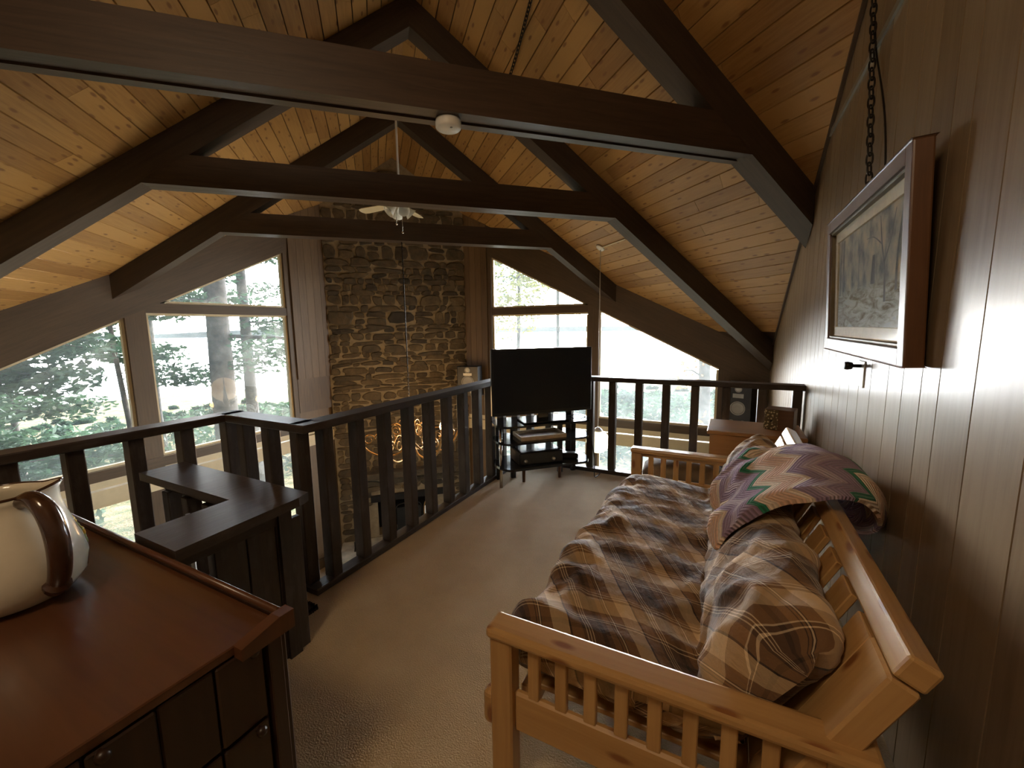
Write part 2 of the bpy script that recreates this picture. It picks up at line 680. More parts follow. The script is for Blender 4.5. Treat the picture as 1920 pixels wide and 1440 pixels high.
# ------------------------------------------------------------------ camera (solved from the photograph's vanishing points)
F, YAW, PIT, ROL = 791.8, .4759, .1333, .01344
fw = Vector((-math.sin(YAW) * math.cos(PIT), math.cos(YAW) * math.cos(PIT), -math.sin(PIT)))
rt = Vector((math.cos(YAW), math.sin(YAW), 0))
dn = fw.cross(rt)
cx = rt * math.cos(ROL) + dn * math.sin(ROL)
cy = -(rt * -math.sin(ROL) + dn * math.cos(ROL))
cd = bpy.data.cameras.new('camera')
cam = bpy.data.objects.new('camera', cd)
COL.objects.link(cam)
Rm = Matrix((cx, cy, -fw)).transposed().to_4x4()
cam.matrix_world = Matrix.Translation((0, 0, 1.5)) @ Rm
cd.sensor_width = 36
cd.lens = F / 1920 * 36
cd.clip_start = .05
cd.clip_end = 3000
sc.camera = cam

# ------------------------------------------------------------------ the room
# loft floor: carpet over joists, with the stair opening left out
b = B()
b.mm(-2.07, XR, YB, 4.21, -.30, 0)
b.mm(-2.82, -2.07, 1.16, 1.56, -.30, 0)
b.mm(-2.82, -2.07, YB, -.2, -.30, 0)
struct(b.done('floor', M['carpet']), 'tan carpet of the loft')
b = B()
b.mm(XL - .2, XR + .2, YB - .2, YF + .2, ZLOW - .2, ZLOW)
struct(b.done('floor', M['lowerfloor']), 'carpet of the great room below')
# dark fascia boards on the edge of the loft
b = B()
b.mm(-2.10, -2.072, 1.56, 4.24, -.32, -.005)
b.mm(-2.07, XR, 4.212, 4.24, -.32, -.005)
b.mm(-2.85, -2.10, 1.562, 1.59, -.32, -.005)
b.mm(-2.85, -2.822, YB, 1.56, -.32, -.005)
struct(b.done('trim_1', M['rail']), 'dark fascia on the loft edge')


def ceiling():
    b = B()
    W = .162
    nd = 36
    for side in (1, -1):
        for i in range(nd):
            a0, a1 = (i * W) / 1.2247, (i * W + W - .011) / 1.2247
            d0, d1 = side * a0, side * a1

            def kr(d):
                lo = max((C0 + d / S2 - 2 * (XR + .05)) * S2, (2 * (YB - .05) - C0 - d / S2) * S2)
                hi = min((2 * (YF + .05) - C0 - d / S2) * S2, (C0 + d / S2 - 2 * (XL - .05)) * S2)
                return lo, hi
            l0, h0 = kr(d0)
            l1, h1 = kr(d1)
            if min(h0 - l0, h1 - l1) < .05:
                continue
            cuts = [0]
            L_ = h0 - l0
            p = random.uniform(.6, 3.0)
            while p < L_ - .5:
                cuts.append(p / L_)
                p += random.uniform(1.6, 3.8)
            cuts.append(1)

            def P(d, k, up):
                x, y = (C0 + d / S2 - k / S2) / 2, (C0 + d / S2 + k / S2) / 2
                return Vector((x, y, ZR - SL * abs(d) + up))
            for c0_, c1_ in zip(cuts, cuts[1:]):
                e = .0012 / max(L_, .1)
                f0, f1 = c0_ + e, c1_ - e
                ka0, ka1 = l0 + (h0 - l0) * f0, l0 + (h0 - l0) * f1
                kb0, kb1 = l1 + (h1 - l1) * f0, l1 + (h1 - l1) * f1
                b.hexa([P(d0, ka0, 0), P(d1, kb0, 0), P(d1, kb0, .02), P(d0, ka0, .02)],
                       [P(d0, ka1, 0), P(d1, kb1, 0), P(d1, kb1, .02), P(d0, ka1, .02)])
    o = struct(b.done('ceiling', M['pine']), 'knotty pine plank ceiling')
    # roof deck with eaves, added above the planks to block daylight
    b = B()
    D = 6.9
    for side in (1, -1):
        def Q(d, k, up):
            x, y = (C0 + d / S2 - k / S2) / 2, (C0 + d / S2 + k / S2) / 2
            return Vector((x, y, ZR - SL * abs(d) + up))
        ka, kb = -4.5, 11.0
        ow = .75
        # clip the outline to the square house plus eaves
        pts = []
        if side == 1:
            for x, y in ((XL - ow, YF + ow), (XR + ow, YF + ow), (XR + ow, C0 - XR - ow)):
                pts.append((x, y))
        else:
            for x, y in ((XL - ow, YF + ow), (XL - ow, YB - .3), (C0 - YB + .3, YB - .3)):
                pts.append((x, y))
        poly = [Vector((x, y, roof_z(x, y) + .025)) for x, y in pts]
        b.prism(poly, (0, 0, .16))
    return o, struct(b.done('roof_deck', M['beam']), 'dark roof deck added above the planks to block daylight')


ceiling()


def zig(k, d):
    return (C0 + d / S2 - k / S2) / 2, (C0 + d / S2 + k / S2) / 2


def truss(k0, k1, label, ply=False):
    x, y = zig(k0, 0)
    t = thing('roof_truss', (x, y, 2.79), label, 'roof truss')
    drop = .30
    for side in (1, -1):
        b = B()
        faces = []
        for k in (k0, k1):
            if side == 1:
                xw, yw = XR, XR + k / S2
                if yw > YF:
                    yw, xw = YF, YF - k / S2
            else:
                xw, yw = XL, XL + k / S2
                if yw < YB:
                    yw, xw = YB, YB - k / S2
            dw = abs((xw + yw - C0) * S2) - .01
            r = []
            for d, z in ((.0, ZR - drop), (dw, ZR - SL * dw - drop), (dw, ZR - SL * dw - .003), (.0, ZR - .003)):
                px, py = zig(k, side * d)
                r.append(Vector((px, py, z)))
            faces.append(r)
        A, Bq = faces
        # long axis along the slope: start and end polygons
        b.hexa([A[0], A[3], Bq[3], Bq[0]], [A[1], A[2], Bq[2], Bq[1]])
        b.done('rafter', M['truss'], t)
    b = B()
    dz = (ZR - 2.79 - drop) / SL + .02
    dt = (ZR - 3.055 - drop) / SL + .02
    n = 3 if ply else 2
    w = (k1 - k0) / n
    for i in range(n):
        ka, kb = k0 + i * w + (.004 if i else 0), k0 + (i + 1) * w
        z0 = 2.79 + (.012 if (ply and i == 1) else 0)
        e0 = [Vector((*zig(k, -d), z)) for k, d, z in ((ka, dz, z0), (kb, dz, z0), (kb, dt, 3.055), (ka, dt, 3.055))]
        e1 = [Vector((*zig(k, d), z)) for k, d, z in ((ka, dz, z0), (kb, dz, z0), (kb, dt, 3.055), (ka, dt, 3.055))]
        b.hexa(e0, e1)
    b.done('tie_beam', M['beam'], t)
    return t


truss(2.71, 2.915, 'nearest dark timber roof truss, crossing the whole view, with the smoke detector under it', True)
truss(4.665, 4.86, 'middle dark roof truss whose tie beam hides the ceiling fan motor')
truss(6.64, 6.85, 'farthest dark roof truss, in front of the stone chimney top')

# right wall: varnished panelling in random widths
ys = [1.51, 1.716, 1.848, 2.015, 2.176, 2.402, 2.591, 2.774]
y = 1.51
while y > YB:
    y -= random.choice((.205, .132, .30, .24, .167))
    ys.insert(0, max(y, YB))
y = 2.774
while y < YF:
    y += random.choice((.205, .132, .167, .161, .226, .19))
    ys.append(min(y, YF))
b = B()
for a, c in zip(ys, ys[1:]):
    if c - a < .01:
        continue
    a2, c2 = a + .003, c - .003
    za, zc = roof_z(XR, a2), roof_z(XR, c2)
    mid = C0 - XR
    b.hexa([(XR, a2, -.28), (XR, c2, -.28), (XR + .012, c2, -.28), (XR + .012, a2, -.28)],
           [(XR, a2, za + .03), (XR, c2, zc + .03), (XR + .012, c2, zc + .03), (XR + .012, a2, za + .03)])
wr = struct(b.done('wall_right', M['panel']), 'brown varnished wall panelling')
b = B()
b.mm(XR + .006, XR + .14, YB - .14, YF + .3, ZLOW, .95)
b.prism([(XR + .006, YB - .14, .94), (XR + .006, YF + .1, .94), (XR + .006, YF + .1, roof_z(XR, YF) + .03), (XR + .006, C0 - XR, ZR + .03),
         (XR + .006, YB - .14, roof_z(XR, YB) + .03)], (.13, 0, 0))
struct(b.done('wall_right', M['dark']), 'dark wall core behind the panelling')
b = B()
b.mm(XR - .012, XR - .0005, -1.5, 3.90, 2.815, 2.848)
struct(b.done('trim_2', M['steel']), 'pale seam strip between the panel sheets')
b = B()
b.bar((XR - .012, .8, roof_z(XR, .8) - .02), (XR - .012, YF - .05, roof_z(XR, YF - .05) - .02), .02, .03)
struct(b.done('trim_3', M['beam']), 'dark moulding where the wall meets the ceiling')
# back wall, behind the viewer
b = B()
for i in range(38):
    x0, x1 = XL + i * .2, XL + i * .2 + .194
    b.mm(x0, x1, YB - .02, YB, ZLOW, max(roof_z(x0, YB), .2) + .02)
b.mm(XL - .14, XR + .14, YB - .14, YB - .02, ZLOW, 5.0)
struct(b.done('wall_back', M['panel']))

# ---- the two glazed walls. 'at' maps (distance along the wall, depth outwards, height) to the room
def L_at(u, dpt, z):
    return (XL - dpt, u, z)


def F_at(u, dpt, z):
    return (u, YF + dpt, z)


def head(at, u):      # underside of the sloping header
    x, y, _ = at(u, 0, 0)
    return roof_z(x, y) - .56


def slab(b, at, u0, u1, z0, z1, d0=0, d1=.12):
    """board in the wall; z1 may be a pair for a sloping top, z0 a pair for a sloping foot"""
    za, zb = z0 if isinstance(z0, tuple) else (z0, z0)
    zc, zd = z1 if isinstance(z1, tuple) else (z1, z1)
    b.hexa([at(u0, d0, za), at(u0, d0, zc), at(u0, d1, zc), at(u0, d1, za)],
           [at(u1, d0, zb), at(u1, d0, zd), at(u1, d1, zd), at(u1, d1, zb)])


def vslab(b, at, u0, u1, z0, z1, d0=0, d1=.12):
    zc, zd = z1 if isinstance(z1, tuple) else (z1, z1)
    b.hexa([at(u0, d0, z0), at(u1, d0, z0), at(u1, d1, z0), at(u0, d1, z0)],
           [at(u0, d0, zc), at(u1, d0, zd), at(u1, d1, zd), at(u0, d1, zc)])


def glazed_wall(name, at, spans, posts, panel, low, corner, ends):
    b = B()
    lo, hi = ends
    # sloping header
    slab(b, at, lo, hi, (head(at, lo), head(at, hi)), (head(at, lo) + .60, head(at, hi) + .60), -.03, .13)
    # posts
    for u0, u1 in posts:
        vslab(b, at, u0, u1, ZLOW, (head(at, u0) + .05, head(at, u1) + .05), -.02, .13)
    m0, m1, has = panel
    # mullion of the tall bay
    vslab_ = slab
    slab(b, at, m0, m1, 1.755, 1.885, -.01, .12)
    # sill beam, band board, bottom rail
    slab(b, at, lo, hi, -.34, -.205, -.03, .12)
    slab(b, at, lo, hi, ZLOW, -2.95, -.01, .12)
    o = struct(b.done(name, M['trimwood']))
    # vertical cedar boards beside the chimney
    b = B()
    c0, c1 = corner
    n = 5
    w = (c1 - c0) / n
    for i in range(n):
        u0, u1 = c0 + i * w + .002, c0 + (i + 1) * w - .002
        zt = (roof_z(*at(u0, 0, 0)[:2]) + .02, roof_z(*at(u1, 0, 0)[:2]) + .02)
        vslab(b, at, u0, u1, .62 if has else -.34, zt, -.05, -.03)
    vslab(b, at, c0, c1, .0, (roof_z(*at(c0, 0, 0)[:2]), roof_z(*at(c1, 0, 0)[:2])), -.028, .12)
    vslab(b, at, c0, c1, ZLOW, .62, .02, .12)
    struct(b.done(name, M['cedar']), 'cedar boards between window and chimney')
    # cream band under the sills
    b = B()
    slab(b, at, lo, hi, -.435, -.345, -.015, .1)
    slab(b, at, lo, hi, -.655, -.455, -.03, .1)
    struct(b.done('trim_4', M['cream']), 'cream band under the window sills')
    return o


# left wall, u = y
glazed_wall('wall_left', L_at, None, [(.42, .64), (2.60, 2.83), (4.86, 4.95)], (2.83, 4.90, True), None, (4.95, 5.70), (-1.6, 5.70))
# front wall, u = x
glazed_wall('wall_front', F_at, None, [(-.14, XR), (-2.33, -2.13), (-4.44, -4.35)], (-4.40, -2.33, False), None, (-5.12, -4.44), (-5.12, XR))
b = B()      # solid left part behind the viewer
b.mm(XL - .12, XL, YB - .14, .42, ZLOW, .2)
struct(b.done('wall_left', M['cedar']))

wn = [0]


def window(at, u0, u1, z0, ztop, label):
    """frame and pane of one light; ztop None follows the sloping header"""
    wn[0] += 1
    za = head(at, u0) if ztop is None else ztop
    zb = head(at, u1) if ztop is None else ztop
    b = B()
    f = .035
    tri = min(za, zb) < z0 + .08
    if tri and za < zb:
        u0 = u0 + max(0, (z0 + .02 - za)) / .5 if za < z0 + .02 else u0
        za = head(at, u0)
    if tri and zb < za:
        u1 = u1 - max(0, (z0 + .02 - zb)) / .5 if zb < z0 + .02 else u1
        zb = head(at, u1)
    slab(b, at, u0, u1, z0, z0 + f, .02, .075)
    slab(b, at, u0, u1, (za - f * .9, zb - f * .9), (za + .01, zb + .01), .02, .075)
    if za - z0 > .1:
        vslab(b, at, u0, u0 + f, z0 + f, (za - f, za - f), .02, .075)
    if zb - z0 > .1:
        vslab(b, at, u1 - f, u1, z0 + f, (zb - f, zb - f), .02, .075)
    fr = struct(b.done('window_%d' % wn[0], M['cream']), label)
    g = B()
    g.hexa([at(u0, .045, z0), at(u0, .045, za), at(u0, .049, za), at(u0, .049, z0)],
           [at(u1, .045, z0), at(u1, .045, zb), at(u1, .049, zb), at(u1, .049, z0)])
    g.done('pane', M['glass'], fr)


window(L_at, .64, 2.60, -.205, None, 'leftmost sloping window')
window(L_at, 2.83, 4.86, -.205, 1.755, 'tall window left of the chimney')
window(L_at, 2.83, 4.86, 1.885, None, 'triangular window above the mullion, left of the chimney')
window(F_at, -4.35, -2.33, -.205, 1.755, 'tall window behind the television')
window(F_at, -4.35, -2.33, 1.885, None, 'triangular window right of the chimney')
window(F_at, -2.13, -.14, -.205, None, 'rightmost sloping window')
window(L_at, .64, 2.60, -2.95, -.655, 'lower left window')
window(L_at, 2.83, 4.86, -2.95, -.655, 'lower window left of the chimney')
window(F_at, -4.35, -2.33, -2.95, -.655, 'lower window right of the chimney')
window(F_at, -2.13, -.14, -2.95, -.655, 'lower right window')

# ------------------------------------------------------------------ stone chimney across the corner
KC = 8.86
TD = Vector((S2, S2, 0))       # along the face, to the right
ND = Vector((S2, -S2, 0))      # out of the face, into the room


def CF(t, out, z):             # t measured from the ridge line
    x, y = zig(KC, 0)
    return Vector((x, y, 0)) + TD * t + ND * out + Vector((0, 0, z))


def chimney():
    t = thing('chimney', CF(0, 0, ZLOW), 'tall fieldstone chimney standing across the corner between the windows', 'chimney')
    b = B()
    HW = 1.36
    # mortar core with the firebox left open
    fx0, fx1, fz0, fz1 = -.62, .62, ZLOW + .35, -2.0

    def core(t0, t1, z0, z1a, z1b):
        b.hexa([CF(t0, 0, z0), CF(t1, 0, z0), CF(t1, -.55, z0), CF(t0, -.55, z0)],
               [CF(t0, 0, z1a), CF(t1, 0, z1b), CF(t1, -.55, z1b), CF(t0, -.55, z1a)])
    zt = ZR - SL * HW
    core(-HW, fx0, ZLOW, ZR - SL * HW, ZR - SL * .62)
    core(fx1, HW, ZLOW, ZR - SL * .62, ZR - SL * HW)
    core(fx0, 0, fz1, ZR - SL * .62, ZR)
    core(0, fx1, fz1, ZR, ZR - SL * .62)
    core(fx0, fx1, ZLOW, fz0, fz0)
    b.done('mortar_core', M['mortar'], t)
    b = B()
    b.hexa([CF(fx0, -.38, fz0), CF(fx1, -.38, fz0), CF(fx1, -.45, fz0), CF(fx0, -.45, fz0)],
           [CF(fx0, -.38, fz1), CF(fx1, -.38, fz1), CF(fx1, -.45, fz1), CF(fx0, -.45, fz1)])
    b.done('firebox', M['dark'], t)
    # stones
    b = B()
    rng = random.Random(3)

    def stone(t0, t1, z0, z1):
        w, h = t1 - t0, z1 - z0
        if w < .05 or h < .03:
            return
        n = 12
        out = rng.uniform(.018, .045)
        ring = []
        cxm, czm = (t0 + t1) / 2, (z0 + z1) / 2
        ex = rng.uniform(2.6, 7)
        ph = rng.uniform(0, 6)
        tilt = rng.uniform(-.09, .09)
        for k in range(n):
            a = 2 * PI * (k + .5) / n
            c, s_ = math.cos(a), math.sin(a)
            rr = (abs(c) ** ex + abs(s_) ** ex) ** (-1 / ex)
            j = 1 + .10 * math.sin(2 * a + ph) + .07 * math.sin(3 * a + ph * 2) - rng.uniform(0, .13)
            ring.append((cxm + w / 2 * rr * c * j, czm + h / 2 * rr * s_ * j + tilt * (w / 2) * c))
        lv = [(1.0, -.004), (.97, out * .75), (.86, out)]
        rings = []
        for sc_, o_ in lv:
            rings.append([b.bm.verts.new(CF(cxm + (p - cxm) * sc_, o_ + (rng.uniform(-.003, .003) if o_ > 0 else 0), czm + (q - czm) * sc_)) for p, q in ring])
        for A, Bq in zip(rings, rings[1:]):
            for k in range(n):
                b.bm.faces.new((A[k], A[(k + 1) % n], Bq[(k + 1) % n], Bq[k]))
        b.bm.faces.new(rings[-1])

    z = ZLOW + .02
    while z < ZR - .15:
        h = rng.choice((.07, .09, .12, .12, .15, .19, .26))
        p = -HW + rng.uniform(0, .05)
        while p < HW - .04:
            w = rng.choice((.13, .2, .26, .33, .42, .5)) * (1.0 if h > .13 else 1.2)
            w = min(w, HW - p)
            if HW - p - w < .12:
                w = HW - p
            g = rng.uniform(.006, .024)
            t0, t1 = p, p + w - g
            z0, z1 = z + rng.uniform(-.022, .012), z + h - g * .6 + rng.uniform(-.012, .022)
            if not (t1 > fx0 - .04 and t0 < fx1 + .04 and z0 < fz1 + .12):
                if max(abs(t0), abs(t1)) * SL + z1 < ZR:
                    if h > .2 and rng.random() < .55:
                        f = rng.uniform(.35, .65)
                        stone(t0, t1, z0, z0 + (z1 - z0) * f - .009)
                        stone(t0, t1, z0 + (z1 - z0) * f + .009, z1)
                    elif w > .3 and rng.random() < .25:
                        f = rng.uniform(.35, .65)
                        stone(t0, t0 + (t1 - t0) * f - .008, z0, z1)
                        stone(t0 + (t1 - t0) * f + .008, t1, z0, z1)
                    else:
                        stone(t0, t1, z0, z1)
            p += w
        z += h
    b.done('fieldstones', M['stone'], t)
    b = B()      # mantel slab
    c = CF(0, .10, -1.45)
    b.box(c, (2.0, .30, .13), Matrix((TD, -ND, Vector((0, 0, 1)))).transposed(), .01)
    m_ = b.done('mantel', M['stone'], t)
    b = B()      # iron lintel / hood over the fire opening
    b.box(CF(0, .03, -1.98), (1.5, .10, .13), Matrix((TD, -ND, Vector((0, 0, 1)))).transposed(), .005)
    b.done('hood', M['dark'], t)
    b = B()      # raised hearth
    b.box(CF(0, .38, ZLOW + .16), (2.7, .74, .32), Matrix((TD, -ND, Vector((0, 0, 1)))).transposed(), .02)
    b.done('hearth', M['concrete'], t)
    return t


chimney()
# cedar edge strips where the boards meet the stone
RT = Matrix((TD, -ND, Vector((0, 0, 1)))).transposed()

# brass-edged glass fire doors folded open on the hearth, one thing
t = thing('fire_screen', CF(0, .12, ZLOW + .32), 'brass edged folding fire screen with pale panels in the fireplace', 'fire screen')
for sx in (-1, 1):
    a0, a1 = CF(sx * .50, .12, ZLOW + .33), CF(sx * .30, .28, ZLOW + .33)
    H = Vector((0, 0, .76))
    b = B()
    mid = (a0 + a1) / 2
    pts = [a0, a0 + H, a0 + H + Vector((0, 0, .06)), mid + H + Vector((0, 0, -.01)), a1 + H + Vector((0, 0, -.12)), a1]
    b.tube(catmull([a0 + H * .02, a0 + H, mid + H * .97 + Vector((0, 0, .03)), a1 + H * .84, a1 + H * .02], 5), .012, 6)
    p_ = b.done('brass_edge', M['brass'], t)
    b = B()
    b.hexa([a0, a1, a1 + ND * .006, a0 + ND * .006], [a0 + H * .97, a1 + H * .84, a1 + H * .84 + ND * .006, a0 + H * .97 + ND * .006])
    b.done('panel', M['frost'], t)
b = B()
b.tube(catmull([CF(-.26, .10, ZLOW + .36), CF(-.26, .10, ZLOW + .94), CF(0, .10, ZLOW + 1.02), CF(.26, .10, ZLOW + .94), CF(.26, .10, ZLOW + .36)], 6), .012, 6)
b.hexa([CF(-.25, .095, ZLOW + .335), CF(.25, .095, ZLOW + .335), CF(.25, .10, ZLOW + .335), CF(-.25, .10, ZLOW + .335)],
       [CF(-.25, .095, ZLOW + .94), CF(.25, .095, ZLOW + .94), CF(.25, .10, ZLOW + .94), CF(-.25, .10, ZLOW + .94)])
b.done('centre_panel', M['blackgloss'], t)
# rack of fire tools on the hearth, left side
t = thing('fire_tool_stand', CF(-.95, .40, ZLOW + .32), 'rack of fireplace tools standing left on the stone hearth', 'fire tools')
b = B()
b.box(CF(-.95, .40, ZLOW + .337), (.30, .2, .028), RT, .005)
b.tube([CF(-.95, .40, ZLOW + .34), CF(-.95, .40, ZLOW + 1.05)], .012, 8)
b.bar(CF(-1.09, .40, ZLOW + 1.0), CF(-.81, .40, ZLOW + 1.0), .015, .015)
b.done('rack', M['iron'], t)
for i in range(4):
    b = B()
    b.tube([CF(-1.07 + i * .08, .42, ZLOW + .42), CF(-1.07 + i * .08, .42, ZLOW + 1.08)], .009, 6)
    b.box(CF(-1.07 + i * .08, .42, ZLOW + .44), (.05, .012, .1), RT, .003)
    b.done('tool', M['chrome'] if i == 3 else M['iron'], t)

# ------------------------------------------------------------------ railings
BX, BY = .068, .078


def railing(name, p0, p1, inward, label, bal, top=True):
    """balustrade from p0 to p1 (x, y); bal = distances of the baluster centres from p0; inward = side the balusters stand on"""
    p0, p1 = Vector((*p0, 0)), Vector((*p1, 0))
    d = (p1 - p0).normalized()
    L_ = (p1 - p0).length
    n = Vector((*inward, 0))
    t = thing('railing', (p0 + p1) / 2, label, 'railing')
    R = Matrix((d, Vector((0, 0, 1)).cross(d), Vector((0, 0, 1)))).transposed()
    b = B()
    b.box((p0 + p1) / 2 + Vector((0, 0, .975)), (L_ + .14, .135, .045), R, .006)
    b.done('top_rail', M['rail'], t)
    b = B()
    b.box((p0 + p1) / 2 + Vector((0, 0, .022)), (L_ + .09, .09, .04), R, .005)
    b.done('bottom_rail', M['rail'], t)
    for q in bal:
        b = B()
        b.box(p0 + d * q + Vector((0, 0, .497)), (BX, BY, .908), R, .005)
        b.done('baluster', M['rail'], t)
    return t


railing('railing', (-2.05, 1.50), (-2.05, 4.17), (1, 0), 'long dark wood railing along the left edge of the loft carpet',
        [.11] + [.345 + .236 * i for i in range(9)] + [2.55])
railing('railing', (-1.93, 4.17), (.555, 4.17), (0, -1), 'dark wood railing across the far end of the loft, right of the television',
        [.0, .23, .46, .69, .915, 1.172, 1.42, 1.67, 1.925, 2.20, 2.45])
railing('railing', (-2.70, 1.50), (-2.12, 1.50), (0, -1), 'short dark railing return at the stair landing corner', [0.09, .33, .585])
railing('railing', (-2.76, -1.55), (-2.76, 1.50), (1, 0), 'dark wood railing running left in front of the leftmost window',
        [3.03, 2.79, 2.558, 2.324, 2.11, 1.88, 1.65, 1.42, 1.18])

# stair enclosure: wide cap in an L over boarded half walls
t = thing('stair_half_wall', (-1.7, .9, 0), 'L-shaped dark half wall with wide worn cap around the stair opening', 'half wall')
b = B()
b.prism([(-2.685, 1.19, .740), (-2.685, .985, .740), (-1.885, .985, .740), (-1.88, .6535, .740), (-1.60, .6535, .740), (-1.63, 1.13, .740), (-1.65, 1.19, .740)], (0, 0, .04))
b.done('cap', M['rail'], t)
b = B()
for i in range(3):
    y1 = 1.06 - i * .125
    b.mm(-1.765, -1.735, y1 + .022, y1 + .144, .0, .65, .003)
b.mm(-1.77, -1.73, .68, 1.09, .65, .74)
b.mm(-1.775, -1.72, 1.09, 1.15, .0, .74)
b.done('boarded_side', M['rail'], t)
b = B()
b.mm(-2.67, -1.775, 1.08, 1.115, .66, .74)
b.done('apron', M['rail'], t)
for x in (-2.63, -2.44, -2.25, -2.06, -1.87):
    b = B()
    b.mm(x - .03, x + .03, 1.06, 1.13, -.0, .66, .004)
    b.done('baluster', M['rail'], t)
b = B()
b.tube([(-2.36, 1.035, -.2), (-2.36, 1.035, .60)], .011, 8)
b.done('pole', M['steel'], t)

# dark mat on the landing
b = B()
rng = random.Random(5)
b.mm(-2.62, -1.925, 1.168, 1.385, .001, .012)
for i in range(420):
    x, y = (rng.uniform(-2.62, -1.925), rng.choice((1.168, 1.385)) + rng.uniform(-.004, .004)) if i % 3 else (-1.925 + rng.uniform(-.004, .006), rng.uniform(1.168, 1.385))
    b.box((x, y, .008), (.008, .022, .012), Matrix.Rotation(rng.uniform(0, 3), 3, 'Z'))
tag(b.done('door_mat', M['mat']), 'dark shaggy mat on the carpet at the stair landing', 'mat')

# ------------------------------------------------------------------ chest at lower left and the pitcher on it
ZD = .735
t = thing('chest_of_drawers', (-1.75, .28, 0), 'low reddish brown chest in the left foreground, under the pitcher', 'chest')
b = B()
b.mm(-2.55, -1.045, -.12, .632, ZD - .025, ZD, .003)
b.done('top', M['dresser'], t)
b = B()
b.mm(-2.55, -1.048, .632, .656, .0, ZD + .012, .006)
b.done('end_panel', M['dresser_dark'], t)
b = B()
b.tube([(-2.55, .640, ZD + .014), (-1.049, .640, ZD + .014)], .010, 10)
b.done('gallery_rail', M['dresser'], t)
b = B()
b.prism([(-1.048, .660, ZD - .03), (-1.048, .660, ZD + .022), (-1.048, .62, ZD + .022), (-1.048, .52, ZD + .001), (-1.048, .52, ZD - .03)], (.036, 0, 0))
b.done('corner_block', M['dresser'], t)
b = B()
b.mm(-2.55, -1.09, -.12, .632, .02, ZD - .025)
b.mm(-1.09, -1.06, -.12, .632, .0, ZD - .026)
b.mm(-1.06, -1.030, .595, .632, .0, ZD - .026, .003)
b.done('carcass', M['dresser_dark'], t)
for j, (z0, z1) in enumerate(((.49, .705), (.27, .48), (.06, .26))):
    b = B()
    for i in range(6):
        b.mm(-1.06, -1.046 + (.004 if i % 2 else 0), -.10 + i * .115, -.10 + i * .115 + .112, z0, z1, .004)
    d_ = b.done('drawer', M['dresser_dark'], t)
    for yk in (.555, .265):
        b = B()
        b.lathe([(0, .028), (.008, .027), (.013, .02), (.012, .012), (.006, .006), (.007, 0)], (-1.043, yk, z1 - .006), 16,
                Matrix(((0, 0, 1), (0, 1, 0), (-1, 0, 0))))
        b.done('knob', M['dresser_dark'], d_)

PC = Vector((-1.82, .345, ZD))
PS, PH = 1.14, 1.27
t = thing('pitcher', PC, 'cream glazed pitcher with brown handle and yellow flowers on the chest', 'pitcher')
prof = [(0, .004), (.085, .0), (.118, .012), (.140, .04), (.145, .078), (.136, .125), (.112, .178), (.090, .215), (.084, .235), (.088, .25)]


def pvec(r, a, z):
    return PC + Vector((r * PS * math.cos(a), r * PS * math.sin(a), z * PH))


sd = math.radians(66)        # spout
hd = math.radians(17)        # handle


def spout(a, z):
    d = abs((a - sd + PI) % (2 * PI) - PI)
    return math.exp(-(d / .36) ** 2) * max(0, (z - .16) / .09)


b = B()
n = 48
rings = []
for r, z in prof + [(.081, .25), (.078, .235), (.086, .21), (.10, .17), (.1, .06), (0, .02)]:
    rings.append([b.bm.verts.new(pvec(r + .030 * spout(2 * PI * k / n, z), 2 * PI * k / n, z + .012 * spout(2 * PI * k / n, z))) for k in range(n)])
for A, Bq in zip(rings, rings[1:]):
    for k in range(n):
        f = b.bm.faces.new((A[k], A[(k + 1) % n], Bq[(k + 1) % n], Bq[k]))
        f.smooth = True
b.done('body', M['ceramic'], t)
b = B()
b.tube([pvec(.085 + .030 * spout(2 * PI * k / n, .25), 2 * PI * k / n, .25 + .012 * spout(2 * PI * k / n, .25)) for k in range(n)], .004, 8, closed=True)
b.done('rim', M['brownglaze'], t)
b = B()
hp = catmull([pvec(r, hd, z) for r, z in ((.082, .238), (.115, .245), (.148, .225), (.168, .18), (.172, .125), (.162, .075), (.148, .05), (.141, .045))], 6)
rad = [.021 + .005 * math.sin(PI * i / (len(hp) - 1)) + (.008 if i > len(hp) - 9 else 0) for i in range(len(hp))]
b.tube(hp, rad, 14)
b.done('handle', M['brownglaze'], t)


def body_r(z):
    for (r0, z0), (r1, z1) in zip(prof, prof[1:]):
        if z0 <= z <= z1:
            return r0 + (r1 - r0) * (z - z0) / (z1 - z0)
    return .1


for da, z_ in ((.95, .155), (1.12, .115), (.98, .195)):
    a_ = hd + da
    b, b2 = B(), B()
    for k in range(6):
        aa = 2 * PI * k / 6
        an, zz = a_ + .045 * math.cos(aa), z_ + .006 * math.sin(aa)
        b.ball(pvec(body_r(zz), an, zz), (.006, .006, .0065), 8)
    b.ball(pvec(body_r(z_), a_, z_), (.0055, .0055, .006), 8)
    fl = b.done('painted_flower', M['yellowpaint'], t)
    for k in range(4):
        b2.ball(pvec(body_r(z_ - .012 - k * .006), a_ + .02 * (k % 2), z_ - .012 - k * .006), (.004, .004, .007), 8)
    b2.done('painted_stem', M['greenpaint'], fl)

